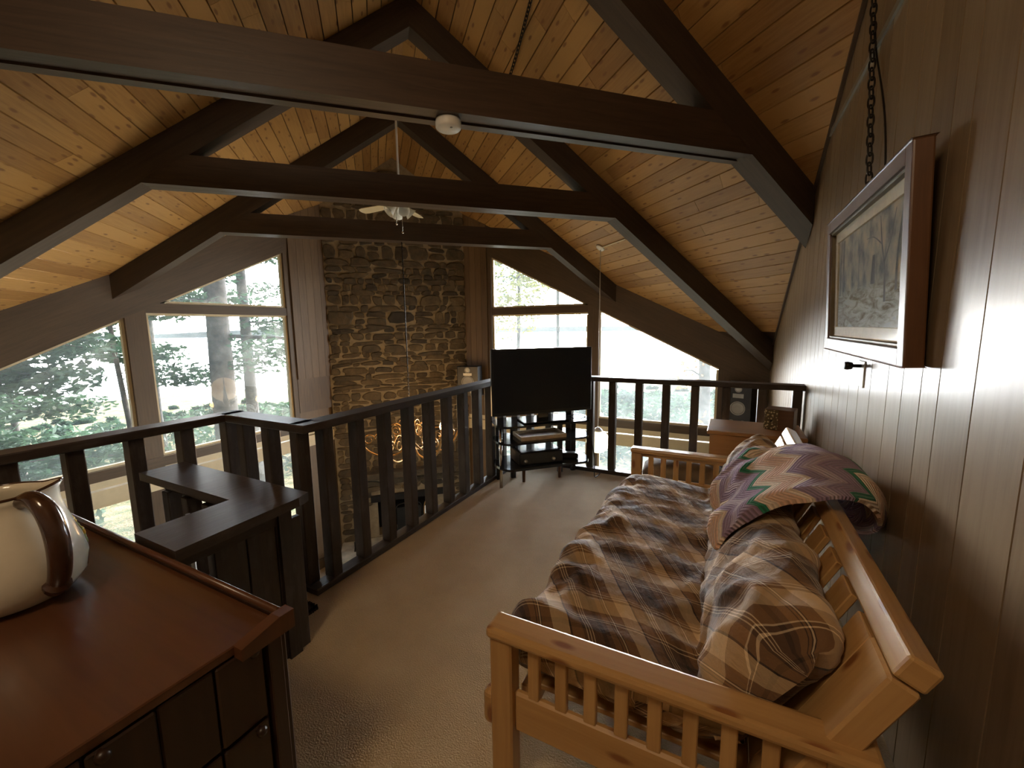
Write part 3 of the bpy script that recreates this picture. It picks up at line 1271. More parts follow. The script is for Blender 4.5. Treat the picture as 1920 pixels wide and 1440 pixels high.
# ------------------------------------------------------------------ futon
t = thing('futon', (-.15, 2.1, 0), 'honey pine futon sofa frame against the panelled wall', 'futon')
FY0, FY1 = 1.0, 3.2
for ya, yb, s_ in ((FY0, FY0 + .09, 1), (FY1 - .09, FY1, -1)):
    ym = (ya + yb) / 2
    b = B()
    b.box((-.145, ym, .582), (.95, .092, .036), None, .012, 2)
    arm = b.done('armrest', M['futon'], t)
    b = B()
    b.mm(-.615, -.54, ym - .03, ym + .03, 0, .565, .006)
    b.done('post', M['futon'], t)
    b = B()
    b.mm(.235, .31, ym - .03, ym + .03, 0, .565, .006)
    b.done('post', M['futon'], t)
    b = B()
    b.mm(-.54, .235, ym - .013, ym + .013, .25, .385, .008)
    b.done('lower_rail', M['futon'], t)
    b = B()
    b.mm(-.54, .235, ym - .013, ym + .013, .535, .565, .004)
    b.done('upper_rail', M['futon'], t)
    for i in range(8):
        x = -.476 + i * .087
        b = B()
        b.mm(x - .018, x + .018, ym - .011, ym + .011, .38, .54, .003)
        b.done('spindle', M['futon'], t)
    b = B()
    b.box((-.625, ym, .30), (.05, .05, .12), None, .02, 3)
    b.done('knuckle', M['futon'], t)
# seat deck
b = B()
b.mm(-.56, -.50, 1.12, 3.08, .27, .335, .005)
b.mm(.04, .10, 1.12, 3.08, .27, .335, .005)
for i in range(12):
    b.mm(-.52, .06, 1.15 + i * .165, 1.22 + i * .165, .31, .33, .003)
b.done('seat_deck', M['futon'], t)
# slatted back, leaning on the wall
top = Vector((.351, 0, .845))
bot = Vector((.095, 0, .325))
ax = (top - bot).normalized()
nx = Vector((ax.z, 0, -ax.x))     # out of the back, towards the wall
BL = (top - bot).length
R = Matrix((Vector((0, 1, 0)), nx, ax)).transposed()
R = Matrix((Vector((0, -1, 0)), nx, ax)).transposed()


def BK(y, d, l):
    p = bot + ax * l + nx * d
    return Vector((p.x, y, p.z))


BY0, BY1 = 1.03, 3.16
b = B()
b.box(BK((BY0 + BY1) / 2, .03, BL - .03), (BY1 - BY0, .062, .06), R, .008, 2)
b.done('back_top_rail', M['futon'], t)
b = B()
b.box(BK((BY0 + BY1) / 2, .03, .03), (BY1 - BY0, .05, .06), R, .006)
b.done('back_bottom_rail', M['futon'], t)
for ya in (BY0 + .068, BY1 - .068):
    b = B()
    b.box(BK(ya, .03, BL / 2 - .032), (.136, .06, BL - .066), R, .006)
    b.done('back_stile', M['futon'], t)
ns = 11
for i in range(ns):
    yy = BY0 + .10 + (i + .5) * (BY1 - BY0 - .20) / ns
    b = B()
    b.box(BK(yy, .012, BL / 2 - .02), (.105, .02, BL - .10), R, .003)
    b.done('back_slat', M['futon'], t)


def mattress():
    loop = [(.075, .355), (-.15, .345), (-.40, .338), (-.565, .345), (-.622, .39), (-.625, .455), (-.585, .52), (-.50, .535), (-.33, .515), (-.17, .485),
            (-.075, .46), (-.042, .452), (-.03, .49), (-.005, .56), (.03, .645), (.08, .712), (.14, .755), (.205, .764), (.252, .732),
            (.232, .64), (.19, .555), (.148, .465), (.112, .39)]
    pts = [Vector((p.x, 0, p.y)) for p in catmull([Vector((x, z)) .to_3d() for x, z in loop], 6, True)]
    n = len(pts)
    nr = []
    arc = [0]
    for i in range(n):
        tg = (pts[(i + 1) % n] - pts[i - 1]).normalized()
        nr.append(Vector((-tg.z, 0, tg.x)))
        if i:
            arc.append(arc[-1] + (pts[i] - pts[i - 1]).length)
    # outward check: mean of normals against centroid
    c = sum(pts, Vector()) / n
    if sum((pts[i] - c).dot(nr[i]) for i in range(n)) < 0:
        nr = [-v for v in nr]
    y0, y1 = 1.135, 3.055
    NY = 110
    b = B()
    rings = []
    rr = .10
    for j in range(NY + 1):
        u = j / NY
        y = y0 + (y1 - y0) * (.5 - .5 * math.cos(PI * u)) * .35 + (y1 - y0) * u * .65
        e = min(y - y0, y1 - y)
        ins = rr - math.sqrt(max(0, rr * rr - max(0, rr - e) ** 2)) if e < rr else 0
        ring = []
        for i in range(n):
            p = pts[i] + Vector((0, y, 0))
            s_ = arc[i]
            front = 1 if (pts[i].x < .31 and nr[i].z > -.5) else .25
            seat = pts[i].z < .53 and pts[i].x < -.1
            # folds pulled across the fabric
            w1 = noise.noise(Vector((s_ * 4.0 + y * 2.6, y * 5.5, 1.7)))
            w2 = 1 - abs(noise.noise(Vector((s_ * 3.2 - y * 4.5, y * 2.2 + s_ * 3, 7.1)))) * 2
            w3 = noise.noise(Vector((s_ * 14, y * 11, 3.3)))
            amp = .4 if seat else 1
            if pts[i].x < -.52:
                amp = 1.0
            w4 = 1 - abs(noise.noise(Vector((s_ * 5.5 + y * 3.5, y * 6.5 - s_ * 4, 11.3)))) * 2
            d = front * amp * (.022 * w1 + .026 * max(0, w2 - .35) + .020 * max(0, w4 - .5) + .005 * w3)
            # plump hollows along the back
            if pts[i].x > -.02 and nr[i].z > -.3:
                d += .022 * math.sin(PI * ((y - y0) / (y1 - y0)) * 3.2 + .6) * min(1, (pts[i].z - .45) * 4)
            if pts[i].x < -.5:
                d += .012 * math.sin(y * 9 + s_ * 5)
                d -= .035 * max(0, (y - 2.5)) * (1 if pts[i].z > .4 else 0)
            p = p + nr[i] * (d - ins * .75)
            tt = (y - y0) / (y1 - y0)
            if p.x < .0 and p.z < .62:
                kx = min(1, max(0, -p.x / .08))
                p.z = .338 + (p.z - .338) * (1 - .42 * kx * tt ** 1.3)
            if p.z > .60:
                p.z += .045 * tt * (p.z - .60) / .14
                p.x += .012 * tt
            p.x = min(p.x, .351 - (.845 - p.z) * .492 - .008)
            p.z = max(p.z, .338)
            ring.append(b.bm.verts.new(p))
        rings.append((ring, y))
    for (A, ya), (Bq, yb) in zip(rings, rings[1:]):
        for i in range(n):
            k = (i + 1) % n
            f = b.bm.faces.new((A[i], A[k], Bq[k], Bq[i]))
            f.smooth = True
            sa, sb = arc[i], arc[i + 1] if i + 1 < n else arc[-1] + .02
            for l, q in zip(f.loops, ((sa, ya), (sb, ya), (sb, yb), (sa, yb))):
                l[b.uv].uv = q
    med = [Vector((-.55, 0, .43)), Vector((-.10, 0, .405)), Vector((.035, 0, .44)), Vector((.20, 0, .68))]
    for (ring, y), sg in ((rings[0], -1), (rings[-1], 1)):
        far = sg > 0
        ms = [Vector((m.x, 0, (.338 + (m.z - .338) * .58) if (far and m.x < 0) else m.z)) for m in med]
        inner = []
        for v in ring:
            best = None
            for a_, c_ in zip(ms, ms[1:]):
                q = v.co.copy()
                q.y = 0
                u_ = max(0, min(1, (q - a_).dot(c_ - a_) / (c_ - a_).length_squared))
                w_ = a_.lerp(c_, u_)
                if best is None or (w_ - q).length < best[0]:
                    best = ((w_ - q).length, w_)
            w_ = best[1]
            half = Vector((v.co.x * .45 + w_.x * .55, y + sg * .028, v.co.z * .45 + w_.z * .55))
            inner.append((b.bm.verts.new(half), b.bm.verts.new((w_.x, y + sg * .034, w_.z)), best[0]))
        for i in range(n):
            k = (i + 1) % n
            for A_, B_, d0, d1 in (((ring[i], ring[k]), (inner[i][0], inner[k][0]), 0, .05), ((inner[i][0], inner[k][0]), (inner[i][1], inner[k][1]), .05, .09)):
                f = b.bm.faces.new((A_[0], A_[1], B_[1], B_[0]))
                f.smooth = True
                sa, sb = arc[i], arc[i + 1] if i + 1 < n else arc[-1] + .02
                for l, q in zip(f.loops, ((sa, y + sg * d0), (sb, y + sg * d0), (sb, y + sg * d1), (sa, y + sg * d1))):
                    l[b.uv].uv = q
    bmesh.ops.recalc_face_normals(b.bm, faces=b.bm.faces[:])
    return tag(b.done('futon_mattress', M['plaid']), 'folded futon mattress in rumpled brown and cream plaid cover', 'mattress')


MAT = mattress()
from mathutils.bvhtree import BVHTree
MW = WORLD[MAT.name]
MBVH = BVHTree.FromPolygons([MW @ v.co for v in MAT.data.vertices], [tuple(p.vertices) for p in MAT.data.polygons])


def afghan():
    path = [(.035, .60), (.045, .65), (.08, .72), (.13, .785), (.21, .845), (.30, .885), (.37, .895), (.43, .875), (.475, .835), (.505, .785), (.51, .735), (.485, .705), (.455, .72)]
    pts = [Vector((p.x, 0, p.y)) for p in catmull([Vector((x, z, 0)) for x, z in path], 9)]
    n = len(pts)
    arc = [0]
    for i in range(1, n):
        arc.append(arc[-1] + (pts[i] - pts[i - 1]).length)
    NY = 70
    b = B()
    top_, bot_ = [], []
    for j in range(NY + 1):
        v = j / NY
        ra, rb = [], []
        for i in range(n):
            f = arc[i] / arc[-1]
            y0 = 1.80 - .06 * math.sin(f * 3.1) + .22 * max(0, f - .65) / .35 + .05 * noise.noise(Vector((f * 5, 0, 2)))
            y1 = 2.40 + .08 * math.sin(f * 4.2) - .05 * max(0, f - .6) + .04 * noise.noise(Vector((f * 4, 9, 2)))
            y = y0 + (y1 - y0) * v
            tg = (pts[min(i + 1, n - 1)] - pts[max(i - 1, 0)]).normalized()
            nr = Vector((-tg.z, 0, tg.x))
            puff = .016 * math.sin(PI * v) + .020 * noise.noise(Vector((f * 6, v * 5, 4))) + .018 * math.sin(PI * v) * math.sin(PI * f) + .012 * math.sin(v * 9 + f * 6)
            edge = min(v, 1 - v, f, 1 - f)
            th = .016 + .016 * min(1, edge / .08)
            zz = .012 * math.sin(y * 2 * PI / .23) if (i < 4) else 0
            p = pts[i] + Vector((0, y, 0))
            if f < .62:
                hit = MBVH.ray_cast(p + nr * .25, -nr, .30)
                if hit[0] is not None:
                    p += nr * max(0, .25 - hit[3] + .008)
            ra.append((b.bm.verts.new(p + nr * (max(0, puff) + th) + tg * zz), f * arc[-1], y))
            rb.append((b.bm.verts.new(p + nr * .004 + tg * zz), f * arc[-1], y))
        top_.append(ra)
        bot_.append(rb)
    for j in range(NY):
        for i in range(n - 1):
            q = (top_[j][i], top_[j][i + 1], top_[j + 1][i + 1], top_[j + 1][i])
            f = b.bm.faces.new([w[0] for w in q])
            f.smooth = True
            for l, w in zip(f.loops, q):
                l[b.uv].uv = (w[1], w[2])
            q = (bot_[j][i], bot_[j + 1][i], bot_[j + 1][i + 1], bot_[j][i + 1])
            f = b.bm.faces.new([w[0] for w in q])
            f.smooth = True
            for l, w in zip(f.loops, q):
                l[b.uv].uv = (w[1], w[2])
    for j in range(NY):
        for i in (0, n - 1):
            f = b.bm.faces.new((top_[j][i][0], top_[j + 1][i][0], bot_[j + 1][i][0], bot_[j][i][0]))
            for l, w in zip(f.loops, (top_[j][i], top_[j + 1][i], top_[j + 1][i], top_[j][i])):
                l[b.uv].uv = (w[1], w[2])
    for i in range(n - 1):
        for j in (0, NY):
            f = b.bm.faces.new((top_[j][i][0], top_[j][i + 1][0], bot_[j][i + 1][0], bot_[j][i][0]))
            for l, w in zip(f.loops, (top_[j][i], top_[j][i + 1], top_[j][i + 1], top_[j][i])):
                l[b.uv].uv = (w[1], w[2])
    bmesh.ops.recalc_face_normals(b.bm, faces=b.bm.faces[:])
    return tag(b.done('afghan', M['afghan']), 'zigzag crocheted afghan in purple, peach and green thrown over the futon back', 'blanket')


afghan()


def cushion(name, c, size, rz, mat, label, cat, group=None, seed=0):
    b = B()
    n, m = 28, 18
    R = Matrix.Rotation(rz, 3, 'Z')
    rings = []
    for j in range(m + 1):
        th = PI * j / m
        ring = []
        for k in range(n):
            ph = 2 * PI * k / n
            def sg(v, e):
                return math.copysign(abs(v) ** e, v)
            x = sg(math.sin(th), .7) * sg(math.cos(ph), .45)
            y = sg(math.sin(th), .7) * sg(math.sin(ph), .45)
            z = -math.cos(th)
            q = Vector((x * size[0] / 2, y * size[1] / 2, z * size[2] / 2))
            q *= 1 + .05 * noise.noise(q * 9 + Vector((seed, 0, 0)))
            ring.append(b.bm.verts.new(R @ q + Vector(c)))
        rings.append(ring)
    for A, Bq in zip(rings, rings[1:]):
        for k in range(n):
            f = b.bm.faces.new((A[k], A[(k + 1) % n], Bq[(k + 1) % n], Bq[k]))
            f.smooth = True
    bmesh.ops.remove_doubles(b.bm, verts=b.bm.verts[:], dist=.0005)
    return tag(b.done(name, mat), label, cat, group)


cushion('pillow', (-.27, 3.52, .115), (.66, .42, .23), .0, M['pillow2'], 'brown pillow on the floor behind the far futon arm, under another', 'pillow', seed=1)
cushion('pillow', (-.28, 3.54, .325), (.62, .38, .19), .1, M['pillow'], 'taupe pillow lying on top of the brown one behind the far futon arm', 'pillow', seed=5)

# end table behind the futon's far arm
t = thing('end_table', (.2, 3.78, 0), 'plain brown wooden end table in the corner behind the far futon arm', 'table')
b = B()
b.mm(-.125, .53, 3.55, 4.02, .655, .685, .006)
b.done('tabletop', M['table'], t)
b = B()
b.mm(-.105, .52, 3.56, 4.01, .44, .655, .003)
b.done('apron', M['table'], t)
for x, y in ((-.085, 3.59), (.49, 3.59), (-.085, 3.98), (.49, 3.98)):
    b = B()
    b.mm(x - .02, x + .02, y - .02, y + .02, 0, .44, .003)
    b.done('leg', M['table'], t)
t = thing('keepsake_box', (.37, 3.84, .685), 'small dark box with patterned ivory front on the end table', 'box')
b = B()
Rk = Matrix.Rotation(-.25, 3, 'Z')
b.box((.385, 3.84, .765), (.19, .17, .158), Rk, .003)
b.done('body', M['frame'], t)
b = B()
q = Vector((.385, 3.84, .765)) + Rk @ Vector((-.098, 0, 0))
b.box(q, (.006, .16, .15), Rk, .001)
q = Vector((.385, 3.84, .765)) + Rk @ Vector((-.05, -.088, 0))
b.box(q, (.088, .006, .15), Rk, .001)
b.done('patterned_front', M['inlay'], t)
b = B()
b.ball(Vector((.385, 3.84, .755)) + Rk @ Vector((-.05, -.094, 0)), .008, 10)
b.done('knob', M['iron'], t)

# ------------------------------------------------------------------ television on its stand, across the far corner
KT = 3.98


def TVp(s_, out, z):      # s_ along the screen (right positive), out towards the viewer
    c = Vector((-1.557, 3.675, 0))
    return c + TD * s_ + ND * out + Vector((0, 0, z))


t = thing('television', TVp(0, 0, .605), 'large black flat screen television on the corner stand', 'television')
b = B()
b.box(TVp(0, -.02, .992), (1.022, .042, .624), RT, .006)
b.box(TVp(0, -.06, .93), (.66, .06, .38), RT, .015)
b.done('casing', M['black'], t)
b = B()
b.box(TVp(0, .0025, .999), (.99, .004, .575), RT)
b.done('screen', M['screen'], t)
b = B()
b.box(TVp(0, -.03, .650), (.11, .05, .09), RT, .005)
b.box(TVp(0, -.02, .612), (.46, .22, .014), RT, .006)
b.done('pedestal', M['blackgloss'], t)

t = thing('tv_stand', TVp(0, 0, 0), 'three tier black corner stand under the television with wooden front legs', 'tv stand')


def shelf(z, w0, dpt, th, name, mat):
    b = B()
    poly = []
    for k in range(13):
        a = -PI / 2 + PI * k / 12
        poly.append((w0 / 2 - .12 + .12 * math.cos(a), -.0 + dpt / 2 * math.sin(a)))
    for k in range(13):
        a = PI / 2 + PI * k / 12
        poly.append((-w0 / 2 + .12 + .12 * math.cos(a), dpt / 2 * math.sin(a)))
    b.prism([TVp(x, y - .07, z) for x, y in poly], (0, 0, th))
    return b.done(name, mat, t)


shelf(.585, .99, .40, .02, 'shelf', M['glassblack'])
shelf(.425, .96, .40, .02, 'shelf', M['glassblack'])
shelf(.185, .95, .44, .022, 'shelf', M['glassblack'])
for s_, o_, n_ in ((-.19, -.05, M['tvleg']), (.19, -.05, M['tvleg'])):
    b = B()
    b.tube([TVp(s_, o_, 0), TVp(s_, o_, .186)], [.014, .020], 10)
    b.done('leg', n_, t)
for s_ in (-.40, -.25, .26, .41):
    b = B()
    b.box(TVp(s_, -.20, .293), (.05, .035, .585), RT, .004)
    b.done('upright', M['black'], t)
b = B()
b.tube([TVp(-.44, .02, .0), TVp(-.44, .02, .585)], .016, 10)
b.done('chrome_post', M['chrome'], t)

# things on the stand
t = thing('stereo_receiver', TVp(-.05, -.04, .207), 'black receiver with glossy lid on the lowest stand shelf', 'receiver')
b = B()
b.box(TVp(-.06, -.04, .2705), (.44, .27, .12), RT, .008)
b.done('casing', M['black'], t)
b = B()
b.box(TVp(-.06, -.04, .334), (.40, .24, .008), RT, .003)
b.done('lid', M['blackgloss'], t)
for s_ in (-.2, .08):
    b = B()
    b.lathe([(0, .02), (.016, .02), (.018, 0)], TVp(s_ - .02, .095, .255), 14, Matrix((TD, Vector((0, 0, 1)), ND)).transposed())
    b.done('knob', M['steel'], t)
b = B()
b.box(TVp(.27, -.02, .2355), (.20, .09, .055), Matrix.Rotation(-.5, 3, 'Z') @ RT, .012)
tag(b.done('camcorder', M['black']), 'small dark gadget lying right of the receiver on the stand', 'gadget')
t = thing('game_board', TVp(-.02, -.04, .445), 'pale wooden tray on the middle shelf under the television', 'tray')
b = B()
b.box(TVp(-.03, -.04, .453), (.46, .26, .014), RT, .002)
b.done('base', M['paper'], t)
b = B()
for ds, do, w, h in ((0, .13, .46, .012), (0, -.13, .46, .012), (-.224, 0, .012, .25), (.224, 0, .012, .25)):
    b.box(TVp(-.03 + ds, -.04 + do * .96, .472), (w, h, .028), RT, .002)
b.done('rim', M['paper'], t)
b = B()
b.tube(catmull([TVp(.30, -.10, .612), TVp(.40, -.04, .625), TVp(.49, .03, .56), TVp(.46, .11, .40), TVp(.49, .12, .2), TVp(.50, .10, .03), TVp(.56, .06, .008), TVp(.70, -.08, .006)], 8), .005, 6)
tag(b.done('cable', M['black']), 'black cable hanging off the right end of the television stand', 'cable')

# ------------------------------------------------------------------ lamps
# white globe pendant over the great room, hung from the sloping ceiling
GX, GY = -1.845, 6.62
GZ = roof_z(GX, GY)
t = thing('globe_pendant', (GX, GY, GZ), 'lit white globe pendant on a long cord beyond the far railing', 'pendant lamp')
sl = Vector((S2, S2, -SL)).normalized()          # down the slope
nn = Vector((SL * S2, SL * S2, 1)).normalized()  # up out of the ceiling
Rr = Matrix((Vector((S2, -S2, 0)), nn.cross(Vector((S2, -S2, 0))), nn)).transposed()
b = B()
b.lathe([(0, -.035), (.03, -.034), (.065, -.022), (.075, -.002), (0, -.002)], (GX, GY, GZ), 24, Rr)
b.done('canopy', M['white'], t)
b = B()
b.tube([(GX, GY, GZ - .02), (GX, GY, -.13)], .0055, 8)
b.done('cord', M['whitemetal'], t)
b = B()
b.lathe([(0, .05), (.02, .05), (.05, .03), (.075, .0), (.075, -.02)], (GX, GY, -.18), 24)
b.done('fitter', M['whitemetal'], t)
b = B()
b.ball((GX, GY, -.37), .19, 32)
b.done('globe', M['globe'], t)
b = B()
g0 = Vector((GX, GY, GZ)) - nn * .012
kk = Vector((S2, -S2, 0))
g1 = g0 + kk * 1.0
b.bar(g0 + kk * .07, g0 + kk * .70, .014, .014, nn)
b.done('raceway', M['cream'], t)

# ceiling fan with light kit between the middle and far trusses
FX, FYy = zig(5.76, -.10)
t = thing('ceiling_fan', (FX, FYy, 4.6), 'ceiling fan with frosted tulip shades on a long rod near the ridge', 'ceiling fan')
b = B()
b.tube([(FX, FYy, 3.18), (FX, FYy, roof_z(FX, FYy) + .0)], .013, 10)
b.done('downrod', M['whitemetal'], t)
b = B()
b.lathe([(0, .0), (.06, 0), (.04, -.06), (.02, -.08)][::-1], (FX, FYy, roof_z(FX, FYy) - .04), 20)
b.done('canopy', M['whitemetal'], t)
b = B()
b.lathe([(0, -.09), (.06, -.085), (.10, -.05), (.11, 0), (.10, .05), (.05, .09), (0, .095)], (FX, FYy, 3.12), 28)
b.done('motor', M['whitemetal'], t)
for i in range(5):
    a = 2 * PI * i / 5 + .62
    d = Vector((math.cos(a), math.sin(a), 0))
    s_ = Vector((-d.y, d.x, 0))
    b = B()
    poly = []
    for u, w in ((.14, .045), (.25, .055), (.60, .068), (.66, .055), (.68, .02)):
        poly.append((u, w))
    pl = [Vector((FX, FYy, 3.06)) + d * u + s_ * w + Vector((0, 0, w * .22)) for u, w in poly] + \
         [Vector((FX, FYy, 3.06)) + d * u - s_ * w - Vector((0, 0, w * .22)) for u, w in poly[::-1]]
    b.prism(pl, (0, 0, .008))
    b.done('blade', M['cream'], t)
for i in range(4):
    a = 2 * PI * i / 4 - .55
    d = Vector((math.cos(a), math.sin(a), 0))
    axd = (d * .75 + Vector((0, 0, -.66))).normalized()
    s_ = axd.orthogonal().normalized()
    Rl = Matrix((s_, axd.cross(s_), axd)).transposed()
    b = B()
    b.lathe([(.022, .0), (.03, .02), (.048, .055), (.058, .085), (.078, .12), (.074, .12), (.054, .085), (.044, .055), (.026, .02), (.018, 0)],
            Vector((FX, FYy, 3.03)) + d * .06, 20, Rl)
    b.done('shade', M['frost'], t)
for dx, ln in ((.02, .26), (-.05, .16)):
    b = B()
    p0 = Vector((FX, FYy, 2.98)) + TD * dx + ND * .05
    b.tube([p0, p0 - Vector((0, 0, ln))], .003, 6)
    b.ball(p0 - Vector((0, 0, ln + .012)), .014, 10)
    b.done('pull_chain', M['chrome'], t)

# chandelier hanging from the far tie beam
CX, CY = zig(6.745, -.03)
t = thing('chandelier', (CX, CY, 2.79), 'scrolled brass chandelier with lit candle bulbs seen between the balusters', 'chandelier')
b = B()
b.tube([(CX, CY, 2.79), (CX, CY, .38)], .008, 6)
for i in range(40):
    b.ball((CX, CY, 2.76 - i * .06), (.012, .012, .022), 6)
b.done('chain', M['iron'], t)
b = B()
b.lathe([(0, -.62), (.03, -.6), (.05, -.55), (.02, -.50), (.03, -.42), (.07, -.30), (.05, -.16), (.025, -.05), (.05, .05), (.03, .16), (.018, .30), (0, .40)], (CX, CY, .0), 18)
b.done('stem', M['brass'], t)
for i in range(6):
    a = 2 * PI * i / 6 + PI / 4
    d = Vector((math.cos(a), math.sin(a), 0))
    c = Vector((CX, CY, 0))
    b = B()
    path = [c + d * r + Vector((0, 0, z)) for r, z in ((.04, -.30), (.20, -.46), (.44, -.48), (.66, -.36), (.77, -.16), (.80, -.08))]
    b.tube(catmull(path, 6), .015, 8)
    for (r0, z0, q, dirn) in ((.40, -.22, .16, 1), (.63, -.20, .09, -1), (.22, -.08, .12, 1)):
        sp_ = [c + d * (r0 + dirn * q * (1 - k / 26) * math.cos(k * .42)) + Vector((0, 0, z0 + q * (1 - k / 26) * math.sin(k * .42))) for k in range(22)]
        b.tube(sp_, [.012 - .0002 * k for k in range(22)], 6)
    ar = b.done('arm', M['brass'], t)
    b = B()
    b.lathe([(0, -.085), (.045, -.075), (.05, -.06), (.016, -.06), (.016, .03), (0, .03)], c + d * .80, 14)
    b.done('candle_cup', M['brass'], ar)
    b = B()
    b.lathe([(0, .03), (.024, .042), (.033, .075), (.025, .115), (.008, .15), (0, .155)], c + d * .80, 14)
    b.done('bulb', M['bulb'], ar)

# smoke detector under the nearest tie beam
t = thing('smoke_detector', (-1.635, 2.35, 2.73), 'round white smoke detector under the nearest tie beam', 'smoke detector')
b = B()
b.lathe([(0, 0), (.078, 0), (.08, -.012), (.08, -.045), (.07, -.055), (0, -.057)][::-1], (-1.635, 2.35, 2.789), 32)
b.done('housing', M['white'], t)
b = B()
b.lathe([(0, -.004), (.008, -.003), (.008, .002), (0, .002)], (-1.60, 2.33, 2.733), 12)
b.done('test_button', M['steel'], t)

# loudspeakers on the glazed walls
def speaker(c, w, d, h, nrm, label):
    nrm = Vector(nrm).normalized()
    x = Vector((0, 0, 1)).cross(nrm).normalized()     # to the right seen from behind
    R = Matrix((x, nrm, Vector((0, 0, 1)))).transposed()
    c = Vector(c)
    t = thing('loudspeaker', c - Vector((0, 0, h / 2)), label, 'loudspeaker')
    b = B()
    b.box(c, (w, d, h), R, .006)
    b.done('cabinet', M['black'], t)
    Rn = Matrix((x, Vector((0, 0, 1)).cross(x) * 1, nrm)).transposed()
    Rn = Matrix((x, nrm.cross(x), nrm)).transposed()

    def disc(px, pz, r, name, mat, ring=True):
        p = c + nrm * (d / 2) + x * px + Vector((0, 0, pz))
        b = B()
        b.lathe([(0, .012), (r * .3, .012), (r * .85, -.001), (r * .9, .006), (r, .006), (r, -.004)][::-1], p, 28, Rn)
        return b.done(name, mat, t)
    disc(0, -h * .02, w * .30, 'woofer', M['conecone'])
    disc(0, h * .38, w * .14, 'tweeter', M['steel'])
    disc(-w * .22, -h * .33, w * .13, 'port', M['steel'])
    disc(w * .22, -h * .33, w * .13, 'port', M['steel'])
    b = B()
    b.box(c + nrm * (d / 2 + .002) + Vector((0, 0, h * .24)), (w * .42, .006, h * .09), R, .002)
    b.done('badge_plate', M['steel'], t)
    return t


speaker((.19, 7.37, .24), .36, .30, .74, (-.25, -1, 0), 'black loudspeaker with pale cone, right side behind the far railing')
speaker((-4.74, 7.30, .42), .44, .28, .60, (.25, -1, 0), 'dark loudspeaker beside the chimney, just above the left railing')
b = B()
b.mm(.02, .36, 7.35, YF - .03, -.16, -.13, .004)
b.mm(-4.96, -4.54, 7.25, YF - .05, .09, .12, .004)
struct(b.done('trim_5', M['trimwood']), 'brackets under the loudspeakers')

# ------------------------------------------------------------------ on the right wall
tilt = .034 / .70
PY0, PY1, PZ0, PZ1 = 1.80, 3.09, 1.352, 2.062
t = thing('framed_picture', (XR - .02, 2.445, PZ0), 'large walnut framed winter landscape hanging tilted on the right wall', 'picture')
pu = Vector((-tilt, 0, 1)).normalized()          # up the picture
pn = Vector((-1, 0, -tilt)).normalized()         # out of the picture
po = Vector((.520, 0, PZ0))


def PP(y, v, o_):
    p = po + pu * v + pn * o_
    return Vector((p.x, y, p.z))


HH = (PZ1 - PZ0)
Rp = Matrix((Vector((0, 1, 0)), pn * -1, pu)).transposed()
b = B()
fwid = .065
# moulding: outer block and a lower inner step per side
for (yc, vc, ly, lv) in (((PY0 + PY1) / 2, HH - fwid / 2, PY1 - PY0 - 2 * fwid + .012, fwid), ((PY0 + PY1) / 2, fwid / 2, PY1 - PY0 - 2 * fwid + .012, fwid)):
    b.box(PP(yc, vc, -.012), (ly, .054, lv), Rp, .006, 2)
for yc in (PY0 + fwid / 2, PY1 - fwid / 2):
    b.box(PP(yc, HH / 2, -.012), (fwid, .0545, HH), Rp, .006, 2)
b.done('moulding', M['frame'], t)
b = B()
i0 = fwid
for (yc, vc, ly, lv) in (((PY0 + PY1) / 2, HH - i0 - .006, PY1 - PY0 - 2 * i0, .012), ((PY0 + PY1) / 2, i0 + .006, PY1 - PY0 - 2 * i0, .012),
                         (PY0 + i0 + .006, HH / 2, .012, HH - 2 * i0), (PY1 - i0 - .006, HH / 2, .012, HH - 2 * i0)):
    b.box(PP(yc, vc, -.008), (ly, .03, lv), Rp, .003)
b.done('gilt_edge', M['gold'], t)
b = B()
i1 = i0 + .012
lw = .05
for (yc, vc, ly, lv) in (((PY0 + PY1) / 2, HH - i1 - lw / 2, PY1 - PY0 - 2 * i1, lw), ((PY0 + PY1) / 2, i1 + lw / 2, PY1 - PY0 - 2 * i1, lw),
                         (PY0 + i1 + lw / 2, HH / 2, lw, HH - 2 * i1 - 2 * lw), (PY1 - i1 - lw / 2, HH / 2, lw, HH - 2 * i1 - 2 * lw)):
    b.box(PP(yc, vc, -.018), (ly, .012, lv), Rp, .002)
b.done('liner', M['liner'], t)
b = B()
i2 = i1 + lw
ya, yb, va, vb = PY1 - i2, PY0 + i2, i2, HH - i2
b.quad(PP(ya, va, -.02), PP(yb, va, -.02), PP(yb, vb, -.02), PP(ya, vb, -.02))
b.box(PP((ya + yb) / 2, (va + vb) / 2, -.026), (abs(ya - yb), .008, vb - va), Rp)
cv = b.done('canvas', M['canvas'], t)
b = B()


def stroke(pts, w0, w1):
    P_ = [Vector((p[0], p[1])) for p in pts]
    P_ = [Vector((q.x, q.y)) for q in [v.to_2d() if len(v) > 2 else v for v in [Vector((p[0], p[1], 0)) for p in catmull([Vector((p[0], p[1], 0)) for p in pts], 4)]]]
    m_ = len(P_)
    for i in range(m_ - 1):
        a, c = P_[i], P_[i + 1]
        d = (c - a).normalized()
        s_ = Vector((-d.y, d.x))
        wa, wc = w0 + (w1 - w0) * i / m_, w0 + (w1 - w0) * (i + 1) / m_
        q = [a + s_ * wa, a - s_ * wa, c - s_ * wc, c + s_ * wc]
        b.quad(*[PP(ya + (yb - ya) * p.x, va + (vb - va) * p.y, -.0185) for p in q])


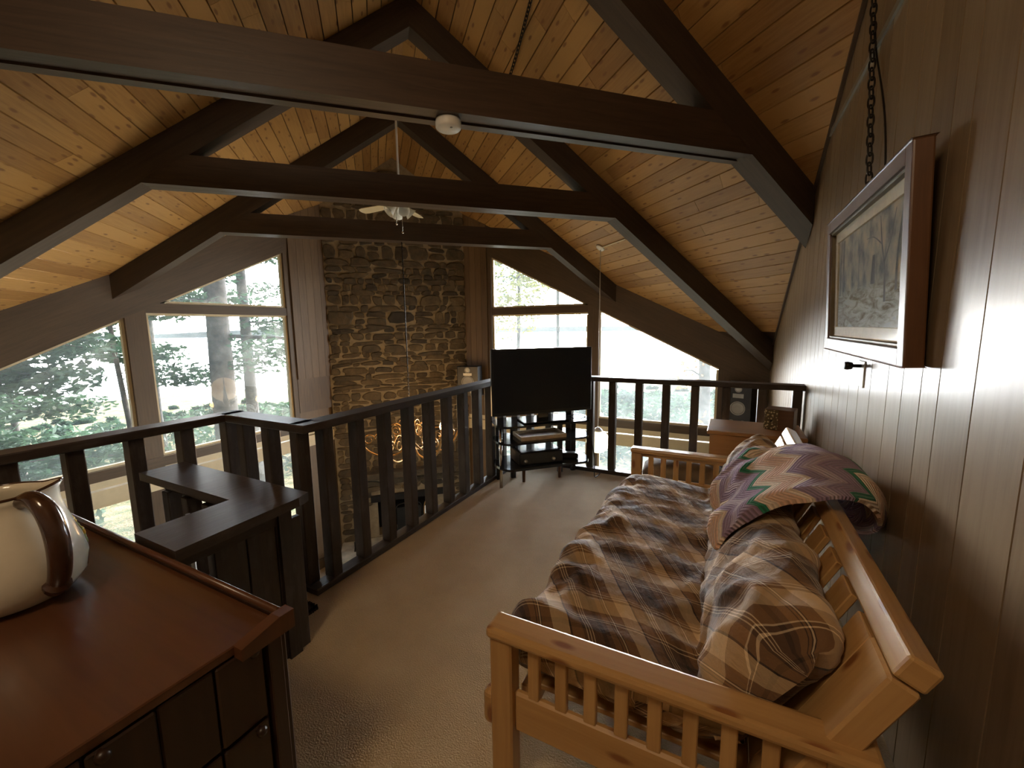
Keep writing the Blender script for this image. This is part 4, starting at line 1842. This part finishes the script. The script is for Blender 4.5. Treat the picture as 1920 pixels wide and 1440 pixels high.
stroke([(.78, .22), (.77, .5), (.73, .72), (.70, .97)], .012, .005)
stroke([(.76, .55), (.83, .72), (.88, .95)], .008, .003)
stroke([(.73, .72), (.62, .82), (.52, .84)], .006, .002)
stroke([(.62, .82), (.60, .92)], .003, .001)
stroke([(.83, .72), (.80, .86), (.81, .96)], .004, .002)
stroke([(.90, .30), (.91, .6), (.95, .95)], .012, .006)
stroke([(.40, .38), (.40, .62), (.39, .80)], .003, .001)
stroke([(.12, .40), (.11, .7), (.12, .98)], .016, .012)
stroke([(.05, .36), (.05, .7), (.06, .98)], .010, .008)
stroke([(.62, .40), (.63, .66)], .030, .014)
b.done('painted_trees', M['canvasdark'], cv)
b = B()
b.box(PP((ya + yb) / 2, (va + vb) / 2, -.0105), (abs(ya - yb) + .09, .002, vb - va + .09), Rp)
b.done('glass', M['picglass'], t)

# chain and cord on the wall above the picture
b = B()


def links(p0, p1, n, L_=.05, w=.019, r=.0035):
    p0, p1 = Vector(p0), Vector(p1)
    d = (p1 - p0).normalized()
    a1 = d.orthogonal().normalized()
    a2 = d.cross(a1)
    for i in range(n):
        c = p0 + (p1 - p0) * ((i + .5) / n)
        s_ = a1 if i % 2 else a2
        l = (p1 - p0).length / n * .68
        ring = []
        for k in range(14):
            a = 2 * PI * k / 14
            ring.append(c + d * (l * math.copysign(abs(math.cos(a)) ** .8, math.cos(a))) + s_ * (w * .5 * math.sin(a)))
        b.tube(ring, r, 6, closed=True)


links((XR - .03, 2.90, 3.30), (XR - .03, 2.585, 2.05), 27, w=.027, r=.0042)
tag(b.done('hanging_chain', M['iron']), 'dark link chain hanging down the right wall to the picture', 'chain')
b = B()
b.tube(catmull([(XR - .012, 2.86, 2.95), (XR - .012, 2.78, 2.78), (XR - .012, 2.56, 2.45), (XR - .012, 2.46, 2.2), (XR - .012, 2.44, 2.0)], 8), .004, 6)
tag(b.done('lamp_cord', M['iron']), 'thin dark cord on the wall beside the chain, behind the picture', 'cord')
b = B()
cpts = catmull([(-1.50, 3.37, 4.12), (-1.66, 3.58, 4.10), (-1.828, 3.797, 4.07), (-2.02, 4.03, 4.03), (-2.21, 4.25, 4.0), (-2.35, 4.45, 4.02)], 6)
for a_, c_ in zip(cpts[::1], cpts[1::1]):
    links(a_, c_, 1, r=.0045, w=.026)
tag(b.done('swag_chain', M['iron']), 'thin chain swagged under the ceiling planks above the nearest tie beam', 'chain')
# little plate with a knob under the picture
t = thing('wall_switch', (XR - .004, 2.60, 1.215), 'small wall plate with dark knob under the picture', 'switch')
b = B()
b.mm(XR - .006, XR + .001, 2.50, 2.60, 1.195, 1.32, .002)
b.done('plate', M['white'], t)
b = B()
b.tube([(XR - .006, 2.55, 1.295), (XR - .045, 2.55, 1.295)], .008, 8)
b.lathe([(0, .0), (.018, 0), (.02, .012), (.016, .03), (0, .03)], (XR - .07, 2.55, 1.295), 16, Matrix(((0, 0, 1), (0, 1, 0), (-1, 0, 0))))
b.done('knob', M['iron'], t)

# ------------------------------------------------------------------ outdoors
def gz(x, y):
    # the bank falls from the house to the lake
    d = math.hypot(x + 3, y - 3)
    base = -3.45 - max(0, d - 9) * .062
    return base + .35 * noise.noise(Vector((x * .12, y * .12, 0))) + .12 * noise.noise(Vector((x * .5, y * .5, 3)))


LAKE = -7.5
b = B()
nA, nR = 80, 46
grid = []
for i in range(nR + 1):
    r = 4.4 + (i / nR) ** 1.6 * 87
    row = []
    for j in range(nA + 1):
        a = math.radians(60 + 195 * j / nA)
        x, y = -3 + r * math.cos(a), 3 + r * math.sin(a)
        z = gz(x, y) if i > 0 else -3.5
        row.append(b.bm.verts.new((x, y, min(z, -3.38))))
    grid.append(row)
for i in range(nR):
    for j in range(nA):
        f = b.bm.faces.new((grid[i][j], grid[i + 1][j], grid[i + 1][j + 1], grid[i][j + 1]))
        f.smooth = True
struct(b.done('ground', M['ground']), 'leaf strewn bank between house and lake')
b = B()
b.bm.verts.ensure_lookup_table()
seg = [(math.radians(40 + 240 * j / 60)) for j in range(61)]
ra = [b.bm.verts.new((-3 + 55 * math.cos(a), 3 + 55 * math.sin(a), LAKE)) for a in seg]
rb = [b.bm.verts.new((-3 + 900 * math.cos(a), 3 + 900 * math.sin(a), LAKE)) for a in seg]
for j in range(60):
    b.bm.faces.new((ra[j], rb[j], rb[j + 1], ra[j + 1]))
struct(b.done('lake', M['water']), 'sunlit lake beyond the bank')
b = B()
ha = []
for j in range(121):
    a = math.radians(40 + 240 * j / 120)
    h = 9 + 9 * noise.noise(Vector((j * .09, 0, 5))) + 2 * noise.noise(Vector((j * .6, 2, 5)))
    ha.append([b.bm.verts.new((-3 + r * math.cos(a), 3 + r * math.sin(a), z)) for r, z in ((820, LAKE - 1), (850, LAKE + h), (890, LAKE + h * 1.1), (930, LAKE - 1))])
for A, Bq in zip(ha, ha[1:]):
    for k in range(3):
        b.bm.faces.new((A[k], Bq[k], Bq[k + 1], A[k + 1]))
struct(b.done('far_shore', M['hill']), 'low wooded shore across the lake')


def leaf_cloud(b, c, r, n, size, rng, flat=.6):
    for _ in range(n):
        while True:
            q = Vector((rng.uniform(-1, 1), rng.uniform(-1, 1), rng.uniform(-1, 1)))
            if q.length < 1:
                break
        p = c + Vector((q.x * r[0], q.y * r[1], q.z * r[2]))
        u = Vector((rng.gauss(0, 1), rng.gauss(0, 1), rng.gauss(0, flat))).normalized()
        w = u.cross(Vector((rng.gauss(0, 1), rng.gauss(0, 1), rng.gauss(0, 1)))).normalized()
        s_ = size * rng.uniform(.6, 1.4)
        vs = [b.bm.verts.new(p + u * s_), b.bm.verts.new(p + w * s_ * .38), b.bm.verts.new(p - u * s_), b.bm.verts.new(p - w * s_ * .38)]
        b.bm.faces.new(vs)


def tree(az, dist, dia, h, kind, label, group=None, seed=0, crown_lo=.35, spread=2.4, leaves=2600, lean=0, leaf=.14):
    rng = random.Random(seed)
    a = math.radians(az)
    x, y = math.sin(a) * dist, math.cos(a) * dist
    z0 = gz(x, y) - .1
    t = thing('tree', (x, y, z0), label, 'tree', group)
    b = B()
    pts = []
    for i in range(9):
        f = i / 8
        pts.append((x + lean * f * f + .12 * noise.noise(Vector((f * 3, seed, 0))), y + .12 * noise.noise(Vector((f * 3, seed, 9))), z0 + h * f))
    b.tube(pts, [dia / 2 * (1.25 if i == 0 else 1 - .75 * (i / 8) ** 1.3) for i in range(9)], 12)
    br = []
    nb = 15
    for k in range(nb):
        f = crown_lo + (1 - crown_lo) * (k + .5) / nb
        p0 = Vector(pts[min(8, int(f * 8))]).lerp(Vector(pts[min(8, int(f * 8) + 1)]), f * 8 - int(f * 8))
        an = rng.uniform(0, 2 * PI)
        ln = spread * (1.15 - .8 * (f - crown_lo) / (1 - crown_lo)) * rng.uniform(.6, 1.1)
        p1 = p0 + Vector((math.cos(an) * ln, math.sin(an) * ln, -.12 * ln if kind == 'leafg' else .35 * ln))
        b.tube([p0, (p0 + p1) / 2 + Vector((0, 0, .1)), p1], [dia * .10, dia * .07, .01], 5)
        br.append((p0, p1, ln))
    b.done('trunk', M['bark'], t)
    b = B()
    for p0, p1, ln in br:
        for q in range(3):
            c = p0.lerp(p1, .4 + .3 * q)
            leaf_cloud(b, c, (ln * .42, ln * .42, .30 if kind == 'leafg' else .5), int(leaves * 2.0) // (nb * 3), leaf * .68, rng, .35)
    b.done('foliage', M[kind], t)
    return t


tree(-61.7, 12.5, .58, 17, 'leafg', 'thick trunk evergreen centred in the tall window left of the chimney', seed=1, crown_lo=.27, spread=3.0, leaves=5200)
tree(-59.2, 15.5, .38, 15, 'leafg', 'slimmer evergreen just right of the thick trunk in the same tall window', seed=2, crown_lo=.30, spread=2.6, leaves=4200)
tree(-70.3, 13, .12, 12, 'leafg', 'thin dark sapling near the right edge of the leftmost window', seed=3, crown_lo=.32, spread=1.9, leaves=4200)
gl = 'evergreens crowding the leftmost window'
for i, (az, ds, h) in enumerate(((-77.5, 17, 12), (-80.5, 15, 12), (-81.5, 11, 9), (-84, 15, 12), (-88, 12, 10), (-79, 22, 14), (-83.5, 21, 13), (-87, 24, 14))):
    tree(az, ds, .16 + .02 * (i % 3), h, 'leafg', 'bushy green tree among the crowd outside the leftmost window', gl, seed=10 + i, crown_lo=.08, spread=2.2, leaves=6500, leaf=.13)
tree(-67.5, 26, .25, 15, 'leafg', 'distant evergreen left in the tall window beside the thick trunk', seed=31, crown_lo=.50, spread=3.0, leaves=2600)
tree(-55.2, 20, .20, 14, 'leafg', 'evergreen against the right edge of the tall window left of the chimney', seed=32, crown_lo=.42, spread=2.6, leaves=3400)
tree(-26.4, 13, .15, 12, 'leafy', 'slender yellow green tree above the television', seed=33, crown_lo=.36, spread=2.4, leaves=5200, leaf=.11)
tree(-21.0, 17, .17, 14, 'leafy', 'leafy tree to the right of the slender one above the television', seed=34, crown_lo=.46, spread=3.0, leaves=4200, leaf=.12)
tree(-30.5, 19, .2, 15, 'leafg', 'evergreen showing left above the television, beside the chimney boards', seed=36, crown_lo=.45, spread=2.4, leaves=2600)
tree(-2.6, 11.5, .34, 11, 'leafo', 'tree with orange leaves at the right end of the rightmost window', seed=35, crown_lo=.12, spread=.65, leaves=330, leaf=.10)


def undergrowth():
    rng = random.Random(40)
    b = B()
    for _ in range(330):
        az = math.radians(rng.uniform(-92, -46) if rng.random() < .5 else rng.uniform(-32, 8))
        ds = rng.uniform(15, 52)
        x, y = math.sin(az) * ds, math.cos(az) * ds
        r = min(rng.uniform(.5, 1.0) * (1 + ds / 45), max(.25, (1.5 - ds * math.tan(math.radians(8.4)) - gz(x, y)) / 1.35))
        leaf_cloud(b, Vector((x, y, gz(x, y) + r * .5)), (r, r, r * .8), 150, .09 + .004 * ds, rng)
    o = b.done('undergrowth', M['leafg'])
    tag(o, 'low green bushes covering the bank in front of the lake', 'bushes', kind='stuff')


undergrowth()

# ------------------------------------------------------------------ light
SUN_AZ, SUN_EL = -38.0, 38.0
w = bpy.data.worlds.new('sky')
sc.world = w
w.use_nodes = True
N, L = w.node_tree.nodes, w.node_tree.links
bg = N['Background']
tc = N.new('ShaderNodeTexCoord').outputs['Generated']
sp = N.new('ShaderNodeSeparateXYZ')
L.new(tc, sp.inputs[0])
el = mth(N, L, 'MAXIMUM', sp.outputs[2], 0.0)
skyc = ramp(N, L, el, [(0, (1.0, .97, .90)), (.18, (.80, .90, 1.0)), (.6, (.42, .62, .95))])
HAZE_AZ = -14.0
sv = Vector((math.sin(math.radians(HAZE_AZ)) * math.cos(math.radians(5)), math.cos(math.radians(HAZE_AZ)) * math.cos(math.radians(5)), math.sin(math.radians(5))))
dt = N.new('ShaderNodeVectorMath')
dt.operation = 'DOT_PRODUCT'
L.new(tc, dt.inputs[0])
dt.inputs[1].default_value = sv
side = mth(N, L, 'POWER', mth(N, L, 'MAXIMUM', dt.outputs['Value'], 0), 2.6)
haze = mth(N, L, 'EXPONENT', mth(N, L, 'MULTIPLY', el, -1 / .15))
glow = mth(N, L, 'MULTIPLY', side, haze)
strn = mth(N, L, 'ADD', mth(N, L, 'MULTIPLY', glow, 130.0), 1.4)
L.new(skyc, bg.inputs['Color'])
L.new(strn, bg.inputs['Strength'])

sun = bpy.data.lights.new('sun', 'SUN')
sun.energy = 8
sun.angle = math.radians(1.2)
sun.color = (1, .90, .74)
so = bpy.data.objects.new('sun', sun)
COL.objects.link(so)
a, e = math.radians(SUN_AZ), math.radians(SUN_EL)
dirv = Vector((math.sin(a) * math.cos(e), math.cos(a) * math.cos(e), math.sin(e)))
so.rotation_euler = dirv.to_track_quat('Z', 'Y').to_euler()
so.location = dirv * 60

pl = bpy.data.lights.new('chandelier_light', 'POINT')
pl.energy = 16
pl.color = (1, .62, .30)
pl.shadow_soft_size = .25
po_ = bpy.data.objects.new('chandelier_light', pl)
COL.objects.link(po_)
po_.location = (CX, CY, .28)

ll = bpy.data.lights.new('loft_ceiling_lamp', 'POINT')
ll.energy = 50
ll.color = (1, .80, .55)
ll.shadow_soft_size = .3
lo_ = bpy.data.objects.new('loft_ceiling_lamp', ll)
COL.objects.link(lo_)
lo_.location = (-.75, -.8, 3.15)

sc.view_settings.view_transform = 'Standard'
sc.view_settings.look = 'None'
sc.view_settings.gamma = 1
sc.view_settings.use_curve_mapping = False
sc.view_settings.exposure = 0.5
sc.cycles.max_bounces = 10
sc.cycles.diffuse_bounces = 5
sc.cycles.transparent_max_bounces = 12
